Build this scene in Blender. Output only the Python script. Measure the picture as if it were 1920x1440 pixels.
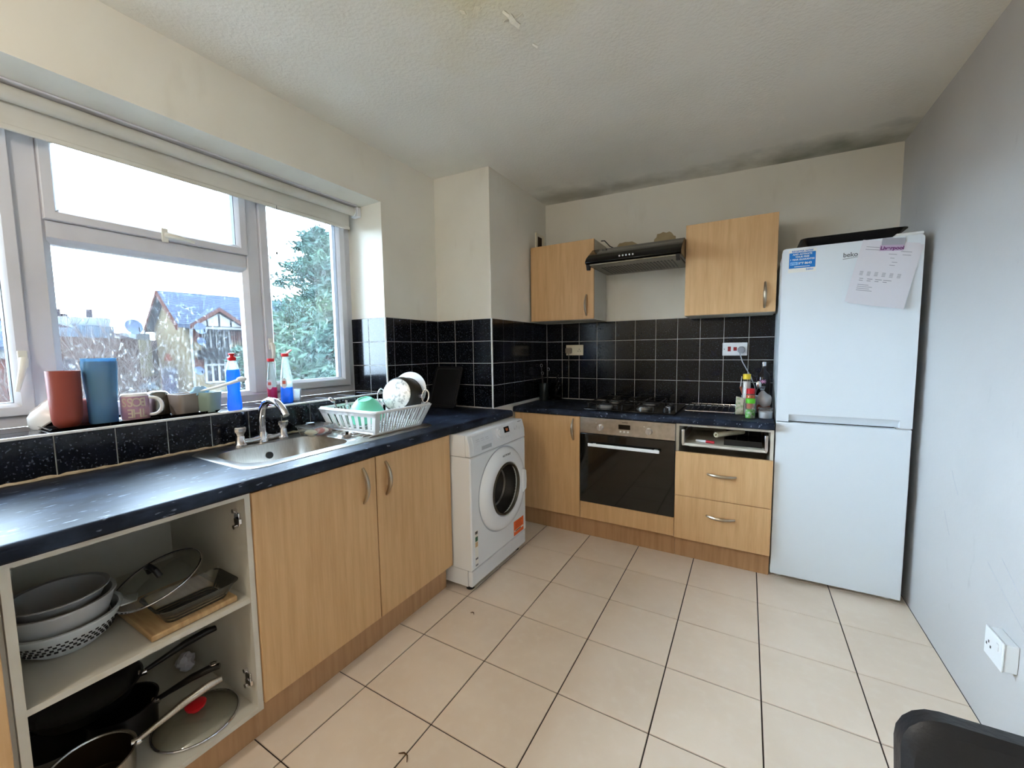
import bpy, bmesh, math, random
from mathutils import Vector, Matrix, noise
for o in list(bpy.data.objects): bpy.data.objects.remove(o, do_unlink=True)
scene = bpy.context.scene
COL = scene.collection
# ------------------------------------------------------------------ camera
CAM = Vector((1.24008, -1.64349, 1.28269)); FPX = 763.97
YAW, PITCH, ROLL = math.radians(-30.038), math.radians(4.706), math.radians(-0.770)
_f = Vector((math.sin(YAW)*math.cos(PITCH), math.cos(YAW)*math.cos(PITCH), -math.sin(PITCH)))
_r = Vector((math.cos(YAW), -math.sin(YAW), 0)); _u = _r.cross(_f)
RGT = _r*math.cos(ROLL)+_u*math.sin(ROLL); UP = _u*math.cos(ROLL)-_r*math.sin(ROLL); FWD = _f
cd = bpy.data.cameras.new('camera'); cam = bpy.data.objects.new('camera', cd); COL.objects.link(cam)
cd.sensor_width = 36; cd.sensor_fit = 'HORIZONTAL'; cd.lens = 36*FPX/1920; cd.clip_start = .02; cd.clip_end = 300
cam.matrix_world = Matrix(((RGT.x, UP.x, -FWD.x, CAM.x), (RGT.y, UP.y, -FWD.y, CAM.y), (RGT.z, UP.z, -FWD.z, CAM.z), (0, 0, 0, 1)))
scene.camera = cam
def ray(px, py): return (FWD*FPX + RGT*(px-960) - UP*(py-720)).normalized()
# ------------------------------------------------------------------ world, light, exposure
world = bpy.data.worlds.new('overcast_sky'); scene.world = world; world.use_nodes = True
bg = world.node_tree.nodes['Background']
bg.inputs[0].default_value = (0.60, 0.80, 1.0, 1); bg.inputs[1].default_value = 22.0
scene.view_settings.view_transform = 'Standard'; scene.view_settings.look = 'None'
scene.view_settings.gamma = 1; scene.view_settings.use_curve_mapping = False
scene.view_settings.exposure = 0.9
scene.cycles.transparent_max_bounces = 24
FILL_W = 16
# ------------------------------------------------------------------ helpers
def S(r, g, b):
    f = lambda c: (c/12.92 if c <= .04045 else ((c+.055)/1.055)**2.4)
    return (f(r/255), f(g/255), f(b/255), 1)
WL = {}
class MB:
    def __init__(s, M=None): s.v = []; s.f = []; s.M = M or Matrix.Identity(4)
    def add(s, vs, fs):
        b = len(s.v); s.v += [s.M @ Vector(v) for v in vs]; s.f += [[b+i for i in f] for f in fs]; return s
    def box(s, x0, x1, y0, y1, z0, z1):
        x0, x1 = min(x0, x1), max(x0, x1); y0, y1 = min(y0, y1), max(y0, y1); z0, z1 = min(z0, z1), max(z0, z1)
        return s.add([(x0,y0,z0),(x1,y0,z0),(x1,y1,z0),(x0,y1,z0),(x0,y0,z1),(x1,y0,z1),(x1,y1,z1),(x0,y1,z1)],
              [(0,3,2,1),(4,5,6,7),(0,1,5,4),(1,2,6,5),(2,3,7,6),(3,0,4,7)])
    def loft(s, loops, cap0=True, cap1=True, close=False):
        n = len(loops[0]); vs = [p for l in loops for p in l]; fs = []
        m = len(loops)
        for k in range(m if close else m-1):
            a, b = k*n, ((k+1) % m)*n
            for i in range(n): j = (i+1) % n; fs.append((a+i, a+j, b+j, b+i))
        if not close:
            if cap0: fs.append(tuple(reversed(range(n))))
            if cap1: fs.append(tuple(range((m-1)*n, m*n)))
        return s.add(vs, fs)
    def cyl(s, p0, p1, r0, r1=None, n=20, cap=True):
        p0, p1 = Vector(p0), Vector(p1); r1 = r0 if r1 is None else r1
        d = (p1-p0).normalized(); a = d.orthogonal().normalized(); b = d.cross(a)
        L = [[p+(a*math.cos(2*math.pi*i/n)+b*math.sin(2*math.pi*i/n))*r for i in range(n)] for p, r in ((p0, r0), (p1, r1))]
        return s.loft(L, cap, cap)
    def tube(s, pts, r, n=8, closed=False):
        P = [Vector(p) for p in pts]; m = len(P); R = r if isinstance(r, (list, tuple)) else [r]*m
        T = []
        for i in range(m):
            a = P[i-1] if (i > 0 or closed) else P[i]; b = P[(i+1) % m] if (i < m-1 or closed) else P[i]
            T.append((b-a).normalized())
        N = T[0].orthogonal().normalized(); L = []
        for i in range(m):
            N = (N - T[i]*N.dot(T[i])).normalized(); B = T[i].cross(N)
            L.append([P[i]+(N*math.cos(2*math.pi*k/n)+B*math.sin(2*math.pi*k/n))*R[i] for k in range(n)])
        return s.loft(L, close=closed)
    def lathe(s, prof, n=32, c=(0,0,0)):
        c = Vector(c); vs = []; fs = []; idx = []
        for r, z in prof:
            if r < 1e-6: idx.append([len(vs)]); vs.append(c+Vector((0,0,z)))
            else:
                idx.append(list(range(len(vs), len(vs)+n)))
                vs += [c+Vector((r*math.cos(2*math.pi*i/n), r*math.sin(2*math.pi*i/n), z)) for i in range(n)]
        for A, B in zip(idx, idx[1:]):
            for i in range(n):
                j = (i+1) % n
                if len(A) == 1 and len(B) == 1: continue
                if len(A) == 1: fs.append((A[0], B[j], B[i]))
                elif len(B) == 1: fs.append((A[i], A[j], B[0]))
                else: fs.append((A[i], A[j], B[j], B[i]))
        return s.add(vs, fs)
    def prism(s, poly, axis, a, b):
        k = {'x': lambda u, v, w: (w, u, v), 'y': lambda u, v, w: (u, w, v), 'z': lambda u, v, w: (u, v, w)}[axis]
        return s.loft([[k(u, v, a) for u, v in poly], [k(u, v, b) for u, v in poly]])
    def sphere(s, c, r, sc=(1,1,1), n=16, m=10):
        keep = s.M; s.M = keep @ Matrix.Translation(Vector(c)) @ Matrix.Diagonal((*sc, 1))
        s.lathe([(r*math.sin(math.pi*i/m), -r*math.cos(math.pi*i/m)) for i in range(m+1)], n); s.M = keep; return s
    def mesh(s, name, off, ang=38):
        me = bpy.data.meshes.new(name); me.from_pydata([tuple(v-off) for v in s.v], [], s.f); me.validate()
        bm = bmesh.new(); bm.from_mesh(me); bmesh.ops.recalc_face_normals(bm, faces=bm.faces); bm.to_mesh(me); bm.free()
        for p in me.polygons: p.use_smooth = True
        me.set_sharp_from_angle(angle=math.radians(ang)); return me
    def build(s, name, mat, parent=None, base=(0,0,0), bev=0, seg=2, ang=38):
        base = Vector(base); off = WL[parent.name] if parent else base
        me = s.mesh(name, off, ang); me.materials.append(mat)
        o = bpy.data.objects.new(name, me); COL.objects.link(o)
        if parent: o.parent = parent
        else: o.location = base
        WL[o.name] = off.copy()
        if bev:
            b = o.modifiers.new('bevel', 'BEVEL'); b.width = bev; b.segments = seg; b.limit_method = 'ANGLE'; b.angle_limit = math.radians(40)
        return o
def tag(o, label, cat=None, group=None, kind=None):
    if label: o['label'] = label
    if cat: o['category'] = cat
    if group: o['group'] = group
    if kind: o['kind'] = kind
    return o
def thing(name, label, cat, base=(0,0,0), group=None, kind=None):
    o = bpy.data.objects.new(name, None); COL.objects.link(o); o.location = base; o.empty_display_size = .05
    WL[o.name] = Vector(base); return tag(o, label, cat, group, kind)
def struct(mb, name, mat, **k):
    o = mb.build(name, mat, **k); o['kind'] = 'structure'; return o
def B(x0, x1, y0, y1, z0, z1): return MB().box(x0, x1, y0, y1, z0, z1)
def rrect(x0, x1, y0, y1, r, n=6, z=0):
    out = []
    for cx, cy, a0 in ((x1-r, y1-r, 0), (x0+r, y1-r, 90), (x0+r, y0+r, 180), (x1-r, y0+r, 270)):
        for i in range(n+1):
            a = math.radians(a0+90*i/n); out.append((cx+r*math.cos(a), cy+r*math.sin(a), z))
    return out
def frame_to(origin, xdir, ydir):
    x = Vector(xdir).normalized(); y = Vector(ydir); y = (y-x*y.dot(x)).normalized(); z = x.cross(y); o = Vector(origin)
    return Matrix(((x.x,y.x,z.x,o.x),(x.y,y.y,z.y,o.y),(x.z,y.z,z.z,o.z),(0,0,0,1)))
def lettering(txt, M, size, mat, parent, name='lettering', ext=.0003, align='LEFT', sx=1.0, bold=0.0):
    c = bpy.data.curves.new('txt', 'FONT'); c.body = txt; c.size = size; c.extrude = ext; c.align_x = align; c.offset = bold
    t = bpy.data.objects.new('txt', c); me = bpy.data.meshes.new_from_object(t)
    off = WL[parent.name]; X = Matrix.Translation(-off) @ M @ Matrix.Diagonal((sx, 1, 1, 1))
    me.transform(X); me.materials.clear(); me.materials.append(mat)
    bpy.data.objects.remove(t); o = bpy.data.objects.new(name, me); COL.objects.link(o); o.parent = parent; WL[o.name] = off.copy(); return o
def copy_part(src, parent, loc):
    c = src.copy(); COL.objects.link(c); c.parent = parent; c.location = loc; return c
# ------------------------------------------------------------------ materials
def P(name, col, rough=.5, metal=0., spec=.5, var=None, var2=None, bump=None, coat=0., coords='Object', rnd=0., trans=0., ior=1.45):
    m = bpy.data.materials.new(name); m.use_nodes = True; nt = m.node_tree; N = nt.nodes; L = nt.links
    b = N['Principled BSDF']; b.inputs['Base Color'].default_value = col; b.inputs['Roughness'].default_value = rough
    b.inputs['Metallic'].default_value = metal; b.inputs['Specular IOR Level'].default_value = spec
    b.inputs['Coat Weight'].default_value = coat; b.inputs['Coat Roughness'].default_value = .08
    b.inputs['Transmission Weight'].default_value = trans; b.inputs['IOR'].default_value = ior
    def co(scale):
        mp = N.new('ShaderNodeMapping'); mp.inputs['Scale'].default_value = scale
        if coords == 'World': L.new(N.new('ShaderNodeNewGeometry').outputs['Position'], mp.inputs[0])
        else: L.new(N.new('ShaderNodeTexCoord').outputs['Object'], mp.inputs[0])
        return mp.outputs[0]
    cur = None
    for v in (var, var2):
        if not v: continue
        c2, sc, st, lo, hi = v[:5]; fac = v[5] if len(v) > 5 else 1
        n = N.new('ShaderNodeTexNoise'); n.inputs['Scale'].default_value = sc; n.inputs['Detail'].default_value = 4
        L.new(co(st), n.inputs['Vector'])
        mr = N.new('ShaderNodeMapRange'); mr.inputs[1].default_value = lo; mr.inputs[2].default_value = hi; mr.inputs[4].default_value = fac
        L.new(n.outputs[0], mr.inputs[0])
        mx = N.new('ShaderNodeMix'); mx.data_type = 'RGBA'; L.new(mr.outputs[0], mx.inputs[0])
        if cur: L.new(cur, mx.inputs[6])
        else: mx.inputs[6].default_value = col
        mx.inputs[7].default_value = c2; cur = mx.outputs[2]
    if rnd:
        oi = N.new('ShaderNodeObjectInfo'); mr = N.new('ShaderNodeMapRange'); mr.inputs[3].default_value = 1-rnd; mr.inputs[4].default_value = 1+rnd
        L.new(oi.outputs['Random'], mr.inputs[0]); h = N.new('ShaderNodeHueSaturation'); L.new(mr.outputs[0], h.inputs['Value'])
        if cur: L.new(cur, h.inputs['Color'])
        else: h.inputs['Color'].default_value = col
        cur = h.outputs[0]
    if cur: L.new(cur, b.inputs['Base Color'])
    if bump:
        n = N.new('ShaderNodeTexNoise'); n.inputs['Scale'].default_value = bump[0]; n.inputs['Detail'].default_value = 3
        L.new(co(bump[2] if len(bump) > 2 else (1,1,1)), n.inputs['Vector'])
        bp = N.new('ShaderNodeBump'); bp.inputs['Strength'].default_value = bump[1]; bp.inputs['Distance'].default_value = .01
        L.new(n.outputs[0], bp.inputs['Height']); L.new(bp.outputs[0], b.inputs['Normal'])
    return m
def clear(name, tint=(1,1,1,1), gloss=.06, haze=0., speck=0., rough=.02, hazecol=(1,1,1,1), diffuse=False):
    """thin clear sheet: transparent with a sheen, plus optional translucent haze or dirt specks"""
    m = bpy.data.materials.new(name); m.use_nodes = True; nt = m.node_tree; N = nt.nodes; L = nt.links; N.clear()
    out = N.new('ShaderNodeOutputMaterial'); t = N.new('ShaderNodeBsdfTransparent'); t.inputs[0].default_value = tint
    g = N.new('ShaderNodeBsdfGlossy'); g.inputs['Roughness'].default_value = rough
    lw = N.new('ShaderNodeFresnel'); lw.inputs[0].default_value = 1.3
    mu = N.new('ShaderNodeMath'); mu.operation = 'ADD'; mu.inputs[1].default_value = gloss-.017; mu.use_clamp = True; L.new(lw.outputs[0], mu.inputs[0])
    mx = N.new('ShaderNodeMixShader'); L.new(mu.outputs[0], mx.inputs[0]); L.new(t.outputs[0], mx.inputs[1]); L.new(g.outputs[0], mx.inputs[2])
    last = mx.outputs[0]
    if haze or speck:
        d = N.new('ShaderNodeBsdfDiffuse' if diffuse else 'ShaderNodeBsdfTranslucent'); d.inputs[0].default_value = hazecol
        m2 = N.new('ShaderNodeMixShader'); L.new(last, m2.inputs[1]); L.new(d.outputs[0], m2.inputs[2]); m2.inputs[0].default_value = haze
        if speck:
            n = N.new('ShaderNodeTexNoise'); n.inputs['Scale'].default_value = 120; n.inputs['Detail'].default_value = 3
            gm = N.new('ShaderNodeNewGeometry'); mp = N.new('ShaderNodeMapping'); mp.inputs['Scale'].default_value = (1,1,.45)
            L.new(gm.outputs['Position'], mp.inputs[0]); L.new(mp.outputs[0], n.inputs['Vector'])
            mr = N.new('ShaderNodeMapRange'); mr.inputs[1].default_value = .56; mr.inputs[2].default_value = .72; mr.inputs[3].default_value = haze; mr.inputs[4].default_value = haze+speck
            L.new(n.outputs[0], mr.inputs[0]); L.new(mr.outputs[0], m2.inputs[0])
        last = m2.outputs[0]
    L.new(last, out.inputs[0]); return m
def translucent(name, col, body=.5, tr=.35, rough=.15):
    """coloured liquid or thin plastic: part transparent, part translucent and diffuse"""
    m = bpy.data.materials.new(name); m.use_nodes = True; nt = m.node_tree; N = nt.nodes; L = nt.links; N.clear()
    out = N.new('ShaderNodeOutputMaterial'); t = N.new('ShaderNodeBsdfTransparent'); t.inputs[0].default_value = col
    a = N.new('ShaderNodeBsdfTranslucent'); a.inputs[0].default_value = col; d = N.new('ShaderNodeBsdfDiffuse'); d.inputs[0].default_value = col
    g = N.new('ShaderNodeBsdfGlossy'); g.inputs['Roughness'].default_value = rough
    m1 = N.new('ShaderNodeMixShader'); m1.inputs[0].default_value = body; L.new(a.outputs[0], m1.inputs[1]); L.new(d.outputs[0], m1.inputs[2])
    m2 = N.new('ShaderNodeMixShader'); m2.inputs[0].default_value = tr; L.new(m1.outputs[0], m2.inputs[1]); L.new(t.outputs[0], m2.inputs[2])
    m3 = N.new('ShaderNodeMixShader'); m3.inputs[0].default_value = .06; L.new(m2.outputs[0], m3.inputs[1]); L.new(g.outputs[0], m3.inputs[2])
    L.new(m3.outputs[0], out.inputs[0]); return m
WHITE1 = (1,1,1)
M = {}
M['wall'] = P('cream_wall_paint', S(233,227,213), .75, var=(S(218,210,194), 1.7, WHITE1, .45, .75, .6), var2=(S(206,196,176), 9, (1,1,.35), .62, .8, .35), bump=(35,.05), coords='World')
M['rwall'] = P('dimmed_wall_paint', S(200,198,196), .7, var=(S(188,187,186), 2.2, WHITE1, .5, .8, .6), var2=(S(170,168,168), 14, (1,1,.4), .68, .8, .5), bump=(40,.06), coords='World')  # same wall paint, colour darkened to offset strong daylight on the right wall
M['ceil'] = P('ceiling_paint', S(242,238,228), .85, bump=(75,.3), var=(S(232,227,214), 1.6, WHITE1, .45, .7, .5), coords='World')
M['beech'] = P('beech_laminate', S(218,176,126), .42, var=(S(202,158,108), 5, (9,9,.55), .35, .7, .85), var2=(S(224,186,138), 40, (5,5,.25), .5, .75, .5), spec=.4)
M['beech_edge'] = P('beech_edge', S(188,146,104), .5, var=(S(160,118,76), 6, (8,8,.6), .4, .7, .6))
M['carcass'] = P('white_melamine', S(206,199,184), .5, var=(S(190,181,164), 6, WHITE1, .5, .8, .5))
M['worktop'] = P('black_flecked_worktop', S(22,27,38), .42, spec=.15, var=(S(52,62,80), 16, (1,.5,1), .42, .72, .9), var2=(S(150,162,182), 70, (1,.32,1), .64, .74, .8), coords='World', bump=(60,.02))
M['tile'] = P('black_granite_tile', S(10,13,20), .13, spec=.34, var=(S(120,130,142), 150, WHITE1, .60, .74, .7), var2=(S(24,30,42), 12, WHITE1, .45, .75, .5), coords='World')
M['grout'] = P('pale_grout', S(200,200,196), .8)
M['ftile'] = P('beige_floor_tile', S(240,221,200), .3, spec=.45, var=(S(230,209,186), 3.2, WHITE1, .4, .7, .8), var2=(S(244,228,210), 24, WHITE1, .5, .8, .5), coords='World', rnd=.025)
M['fgrout'] = P('dark_floor_grout', S(58,46,42), .85)
M['upvc'] = P('white_upvc', S(214,212,216), .35, var=(S(190,186,186), 5, (1,1,.6), .5, .8, .5))
M['upvc_dark'] = P('upvc_gasket', S(70,70,74), .6)
M['white'] = P('white_enamel', S(236,238,240), .25, spec=.5)
M['whiteplastic'] = P('white_plastic', S(238,240,240), .4)
M['ivory'] = P('ivory_plastic', S(228,224,212), .4)
M['offwhite'] = P('off_white_plastic', S(226,216,190), .45)
M['steel'] = P('brushed_steel', S(190,186,180), .28, metal=1, var=(S(160,154,146), 30, (1,14,1), .35, .7, .6))
M['chrome'] = P('chrome', S(222,222,226), .08, metal=1)
M['nickel'] = P('satin_nickel', S(184,172,152), .3, metal=1)
M['aluminium'] = P('aluminium', S(206,206,208), .3, metal=1)
M['black'] = P('black_plastic', S(16,16,18), .35)
M['blackgloss'] = P('black_gloss', S(8,8,10), .12)
M['blackmetal'] = P('black_nonstick', S(18,18,20), .28)
M['ovenglass'] = P('dark_oven_glass', S(14,15,14), .05, spec=.6)
M['rubber'] = P('rubber', S(28,28,30), .7)
M['clearpane'] = clear('window_glass', gloss=.05, haze=.006, speck=.05, rough=.0)
M['clearplastic'] = clear('clear_plastic', tint=(.95,.97,.97,1), gloss=.07, haze=.12, rough=.08)
M['glassware'] = clear('kitchen_glass', tint=(.97,.985,.97,1), gloss=.06, haze=.03, rough=.02, diffuse=True, hazecol=(.8,.82,.78,1))
# ------------------------------------------------------------------ room shell
XL, YB, XR, YREAR = -.70, 1.508, 1.963, -3.2        # plaster planes
BX, BY = -.240, .653                                # boxed-in corner
R0, R1, RZ0, RZ1, XO = -2.0, .161, 1.026, 2.185, -1.12   # window opening and outer face
def ceil_z(x): return 2.468 - .0255*(x+.2)
floor = struct(B(XO, XR+.1, YREAR-.1, YB+.1, -.1, -.004), 'floor', M['fgrout'])
_cache = {}
def tile_mesh(axis, w, h, t, mat, name='tile'):
    k = (axis, round(w,4), round(h,4), t, mat.name)
    if k not in _cache:
        c = .0012; m = MB()
        lo = [(-w/2,-h/2),(w/2,-h/2),(w/2,h/2),(-w/2,h/2)]; hi = [(-w/2+c,-h/2+c),(w/2-c,-h/2+c),(w/2-c,h/2-c),(-w/2+c,h/2-c)]
        f = {'z': lambda u,v,d: (u,v,d), 'x': lambda u,v,d: (d,u,v), '-y': lambda u,v,d: (u,-d,v)}[axis]
        m.loft([[f(u,v,0) for u,v in lo], [f(u,v,t-c) for u,v in lo], [f(u,v,t) for u,v in hi]])
        me = m.mesh(name, Vector((0,0,0)), 30); me.materials.append(mat); _cache[k] = me
    return _cache[k]
def tile(parent, axis, u0, u1, v0, v1, d, t, mat, gap):
    w, h = u1-u0-gap, v1-v0-gap
    if w < .006 or h < .006: return
    o = bpy.data.objects.new('tile', tile_mesh(axis, w, h, t, mat)); COL.objects.link(o); o.parent = parent
    cu, cv = (u0+u1)/2, (v0+v1)/2
    o.location = {'z': (cu,cv,d), 'x': (d,cu,cv), '-y': (cu,d,cv)}[axis]
def grid(parent, axis, us, vs, d, t, mat, gap):
    for a, b in zip(us, us[1:]):
        for c, e in zip(vs, vs[1:]): tile(parent, axis, a, b, c, e, d, t, mat, gap)
fx = [XL] + [.33*i for i in range(-2, 6)] + [XR]
fy = [YREAR] + [.33*i for i in range(-9, 5)] + [YB]
grid(floor, 'z', [x for x in fx if x > -.5], fy, -.0045, .0045, M['ftile'], .0048)
wl = MB()
wl.box(XO, XL, YREAR, R0, 0, 2.6).box(XO, XL, R1, YB+.1, 0, 2.6).box(XO, XL, R0, R1, 0, RZ0).box(XO, XL, R0, R1, RZ1, 2.6)
wall_left = struct(wl, 'wall_left', M['wall'])
wall_back = struct(B(XL, XR+.1, YB, YB+.1, 0, 2.6), 'wall_back', M['wall'])
wall_corner = struct(B(XL-.01, BX, BY, YB+.01, 0, 2.6), 'wall_corner', M['wall'])
wall_right = struct(B(XR, XR+.1, YREAR, YB+.1, 0, 2.6), 'wall_right', M['rwall'])
wall_rear = struct(B(XO, XR+.1, YREAR-.1, YREAR, 0, 2.6), 'wall_rear', M['wall'])
cm = MB(); nx, ny = 28, 48
for j in range(ny+1):
    for i in range(nx+1):
        x = XL-.02 + (XR-XL+.04)*i/nx; y = YREAR-.02 + (YB-YREAR+.04)*j/ny
        cm.v.append(Vector((x, y, ceil_z(x) + .004*noise.noise(Vector((x*2.2, y*2.2, 3))))))
n0 = len(cm.v); cm.v += [v+Vector((0,0,.12)) for v in cm.v]
for j in range(ny):
    for i in range(nx):
        a = j*(nx+1)+i; q = (a, a+1, a+nx+2, a+nx+1); cm.f.append(q); cm.f.append(tuple(n0+k for k in reversed(q)))
ceiling = struct(cm, 'ceiling', M['ceil'])
def ceil_stains_and_glow(m):
    """mould and damp marks in the far corner, a warm lamp glow painted into the colour"""
    nt = m.node_tree; N = nt.nodes; L = nt.links; b = N['Principled BSDF']; cur = b.inputs['Base Color'].links[0].from_socket
    geo = N.new('ShaderNodeNewGeometry')
    for c, rad, col, amt, ns in (((1.62,1.45,2.42), (.75,.30,1), S(112,116,92), .75, 5), ((-.02,1.38,2.46), (.6,.25,1), S(120,110,84), .6, 6),
                             ((.45,1.42,2.45), (1.1,.18,1), S(134,130,104), .5, 7), ((.45,-.45,2.44), (.55,.4,1), S(232,218,176), .7, 4), ((.3,.9,2.44), (1.3,.8,1), S(214,210,194), .5, 3)):
        sub = N.new('ShaderNodeVectorMath'); sub.operation = 'SUBTRACT'; sub.inputs[1].default_value = c; L.new(geo.outputs['Position'], sub.inputs[0])
        dv = N.new('ShaderNodeVectorMath'); dv.operation = 'DIVIDE'; dv.inputs[1].default_value = rad; L.new(sub.outputs[0], dv.inputs[0])
        ln = N.new('ShaderNodeVectorMath'); ln.operation = 'LENGTH'; L.new(dv.outputs[0], ln.inputs[0])
        nz = N.new('ShaderNodeTexNoise'); nz.inputs['Scale'].default_value = ns; nz.inputs['Detail'].default_value = 5; L.new(geo.outputs['Position'], nz.inputs['Vector'])
        ad = N.new('ShaderNodeMath'); ad.operation = 'MULTIPLY_ADD'; ad.inputs[1].default_value = 1.3; L.new(nz.outputs[0], ad.inputs[0]); L.new(ln.outputs['Value'], ad.inputs[2])
        mr = N.new('ShaderNodeMapRange'); mr.inputs[1].default_value = 1.5; mr.inputs[2].default_value = .7; mr.inputs[3].default_value = 0; mr.inputs[4].default_value = amt; L.new(ad.outputs[0], mr.inputs[0])
        mx = N.new('ShaderNodeMix'); mx.data_type = 'RGBA'; L.new(mr.outputs[0], mx.inputs[0]); L.new(cur, mx.inputs[6]); mx.inputs[7].default_value = col; cur = mx.outputs[2]
    L.new(cur, b.inputs['Base Color'])
ceil_stains_and_glow(M['ceil'])  # ceiling stains plus a painted patch of warm lamp light
# ------------------------------------------------------------------ wall tiles
T, G = .008, .0035
ZT, ZB = .893, .877                                    # worktop heights: window side, back side
rows = [ZT+.004, 1.05, 1.199, 1.348, 1.497]
def grout(parent, *b): MB().box(*b).build('grout', M['grout'], parent)
yw = [R0] + [-1.262+.1485*k for k in range(-4, 10)] + [R1]
grid(wall_left, 'x', yw, [ZT+.004, 1.030], XL, T+.002, M['tile'], G); grout(wall_left, XL-.002, XL+.0065, R0, R1, ZT-.02, 1.03)
yw2 = [R1, .2228, .3713, .5198, BY-T]
grid(wall_left, 'x', yw2, rows, XL, T+.002, M['tile'], G); grout(wall_left, XL-.002, XL+.0065, R1, BY, ZT-.02, 1.497)
xs = [-1.0, -.842, XL+T+.002]
grid(wall_left, 'z', [-1.0, -.842, XL+.006], yw, RZ0, T, M['tile'], G); grout(wall_left, -1.0, XL+.004, R0, R1, RZ0-.002, RZ0+.0055)
grid(wall_left, '-y', xs, [1.034, 1.199, 1.348, 1.497], R1, T-.001, M['tile'], G); grout(wall_left, -1.0, XL+.006, R1-.0055, R1+.002, 1.03, 1.497)
grid(wall_corner, '-y', [XL+T, -.539, -.387, BX+T], rows, BY, T, M['tile'], G); grout(wall_corner, XL, BX+.006, BY-.0055, BY+.002, ZT-.02, 1.497)
yc = [BY-T, .797, .942, 1.096, 1.245, 1.399, YB-T]
grid(wall_corner, 'x', yc, rows, BX, T, M['tile'], G); grout(wall_corner, BX-.002, BX+.0055, BY-T+.002, YB, ZB+.02, 1.497)
xb = [BX+T, -.0935, .055, .2035, .352, .5, .65, .8, .948, 1.096, 1.244, 1.392]
grid(wall_back, '-y', xb, [ZB+.004]+rows[1:], YB, T, M['tile'], G); grout(wall_back, BX, 1.392, YB-.0055, YB+.002, ZB, 1.497)
# white edge trims
struct(MB().tube([(BX+.004, BY-.004, ZT), (BX+.004, BY-.004, 1.497)], .006, 8), 'trim_1', M['whiteplastic'])
struct(B(XL, XL+.013, R0, R1, 1.0285, 1.0375), 'trim_2', M['whiteplastic'], bev=.002)
struct(MB().tube([(XL+.006, R1-.004, 1.04), (XL+.006, R1-.004, 1.497)], .005, 8), 'trim_3', M['whiteplastic'])
M['seal'] = P('old_sealant', S(190,174,148), .7, var=(S(150,130,102), 20, (1,1,1), .45, .7, .8))
random.seed(4); pts = []; rr = []
y = R0+.02
while y < BY-.012: pts.append((XL+T+.006, y, ZT+.003+random.uniform(-.001,.002))); rr.append(random.uniform(.004,.007)); y += .018
struct(MB().tube(pts, rr, 6), 'trim_4', M['seal'])
pts = [(XL+.02+.02*i, BY-T-.003, ZT+.003) for i in range(23)]
struct(MB().tube(pts, [random.uniform(.004,.006) for _ in pts], 6), 'trim_5', M['grout'])
# peeled plaster above the hood
M['plaster'] = P('bare_plaster', S(178,160,124), .9, var=(S(160,138,100), 12, WHITE1, .4, .7, .7))
def blob(cx, cz, rx, rz, seed, k=22):
    random.seed(seed); return [(cx+rx*math.cos(2*math.pi*i/k)*(1+.22*noise.noise(Vector((i*.6,seed,0)))), cz+rz*math.sin(2*math.pi*i/k)*(1+.35*noise.noise(Vector((i*.7,seed,5))))) for i in range(k)]
MB().prism(blob(.43,2.035,.085,.05,1), 'y', YB-.0015, YB+.001).build('bare_patch', M['plaster'], wall_back)
MB().prism(blob(.70,2.055,.075,.06,3), 'y', YB-.0015, YB+.001).build('bare_patch', M['plaster'], wall_back)
M['damp'] = P('damp_stain', S(196,186,140), .8, var=(S(214,206,184), 5, WHITE1, .4, .6, .9))
# scratches on the right wall
M['scuff'] = P('grey_scuff', S(188,190,196), .8)
for (y0,z0,y1,z1) in ((.30,.55,-.02,.40),(.22,.60,.0,.48),(.62,.78,.55,.70),(.66,.60,.60,.52)):
    MB().tube([(XR,y0,z0),(XR,(y0+y1)/2,(z0+z1)/2-.004),(XR,y1,z1)], .0007, 5).build('scuff_mark', M['scuff'], wall_right)
# ------------------------------------------------------------------ window
win = thing('window_1', None, None, (-1.03, -.85, 1.034), kind='structure'); win['kind'] = 'structure'
def ring(y0, y1, z0, z1, prof):
    """mitred rectangular frame; prof = (inset, x) section"""
    L = []
    for d, x in prof: L.append([(x,y0+d,z0+d),(x,y1-d,z0+d),(x,y1-d,z1-d),(x,y0+d,z1-d)])
    return MB().loft(L, close=True)
W0, W1, WZ0, WZ1 = R0+.01, R1, 1.034, RZ1
ring(W0, W1, WZ0, WZ1, [(0,-1.07),(0,-1.0),(.036,-1.0),(.046,-1.01),(.046,-1.07)]).build('frame', M['upvc'], win)
for a, b in ((-1.245,-1.165), (-.475,-.40)):
    MB().prism([(-1.07,a),(-1.01,a),(-1.0,a+.01),(-1.0,b-.01),(-1.01,b),(-1.07,b)], 'z', WZ0+.046, WZ1-.046).build('mullion', M['upvc'], win)
MB().prism([(-1.07,1.712),(-1.012,1.712),(-1.0,1.722),(-1.0,1.780),(-1.01,1.79),(-1.07,1.79)], 'y', -1.165, -.475).build('transom', M['upvc'], win)
def sash(y0, y1, z0, z1, w):
    o = ring(y0, y1, z0, z1, [(0,-1.06),(0,-.988),(.003,-.985),(w-.014,-.985),(w,-1.003),(w,-1.06)]).build('sash', M['upvc'], win)
    ring(y0+w-.001, y1-w+.001, z0+w-.001, z1-w+.001, [(0,-1.036),(0,-1.006),(.003,-1.008),(.004,-1.036)]).build('gasket', M['upvc_dark'], o)
    B(-1.038,-1.034, y0+w-.004, y1-w+.004, z0+w-.004, z1-w+.004).build('pane', M['clearpane'], o)
    return o
sr = sash(-.406, .118, 1.075, 2.135, .052)
st = sash(-1.170, -.470, 1.784, 2.135, .044)
sl = sash(-1.80, -1.238, 1.075, 2.135, .046)
ring(-1.165, -.475, WZ0+.046, 1.713, [(0,-1.06),(0,-1.01),(.012,-1.022),(.012,-1.06)]).build('bead', M['upvc'], win)
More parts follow.
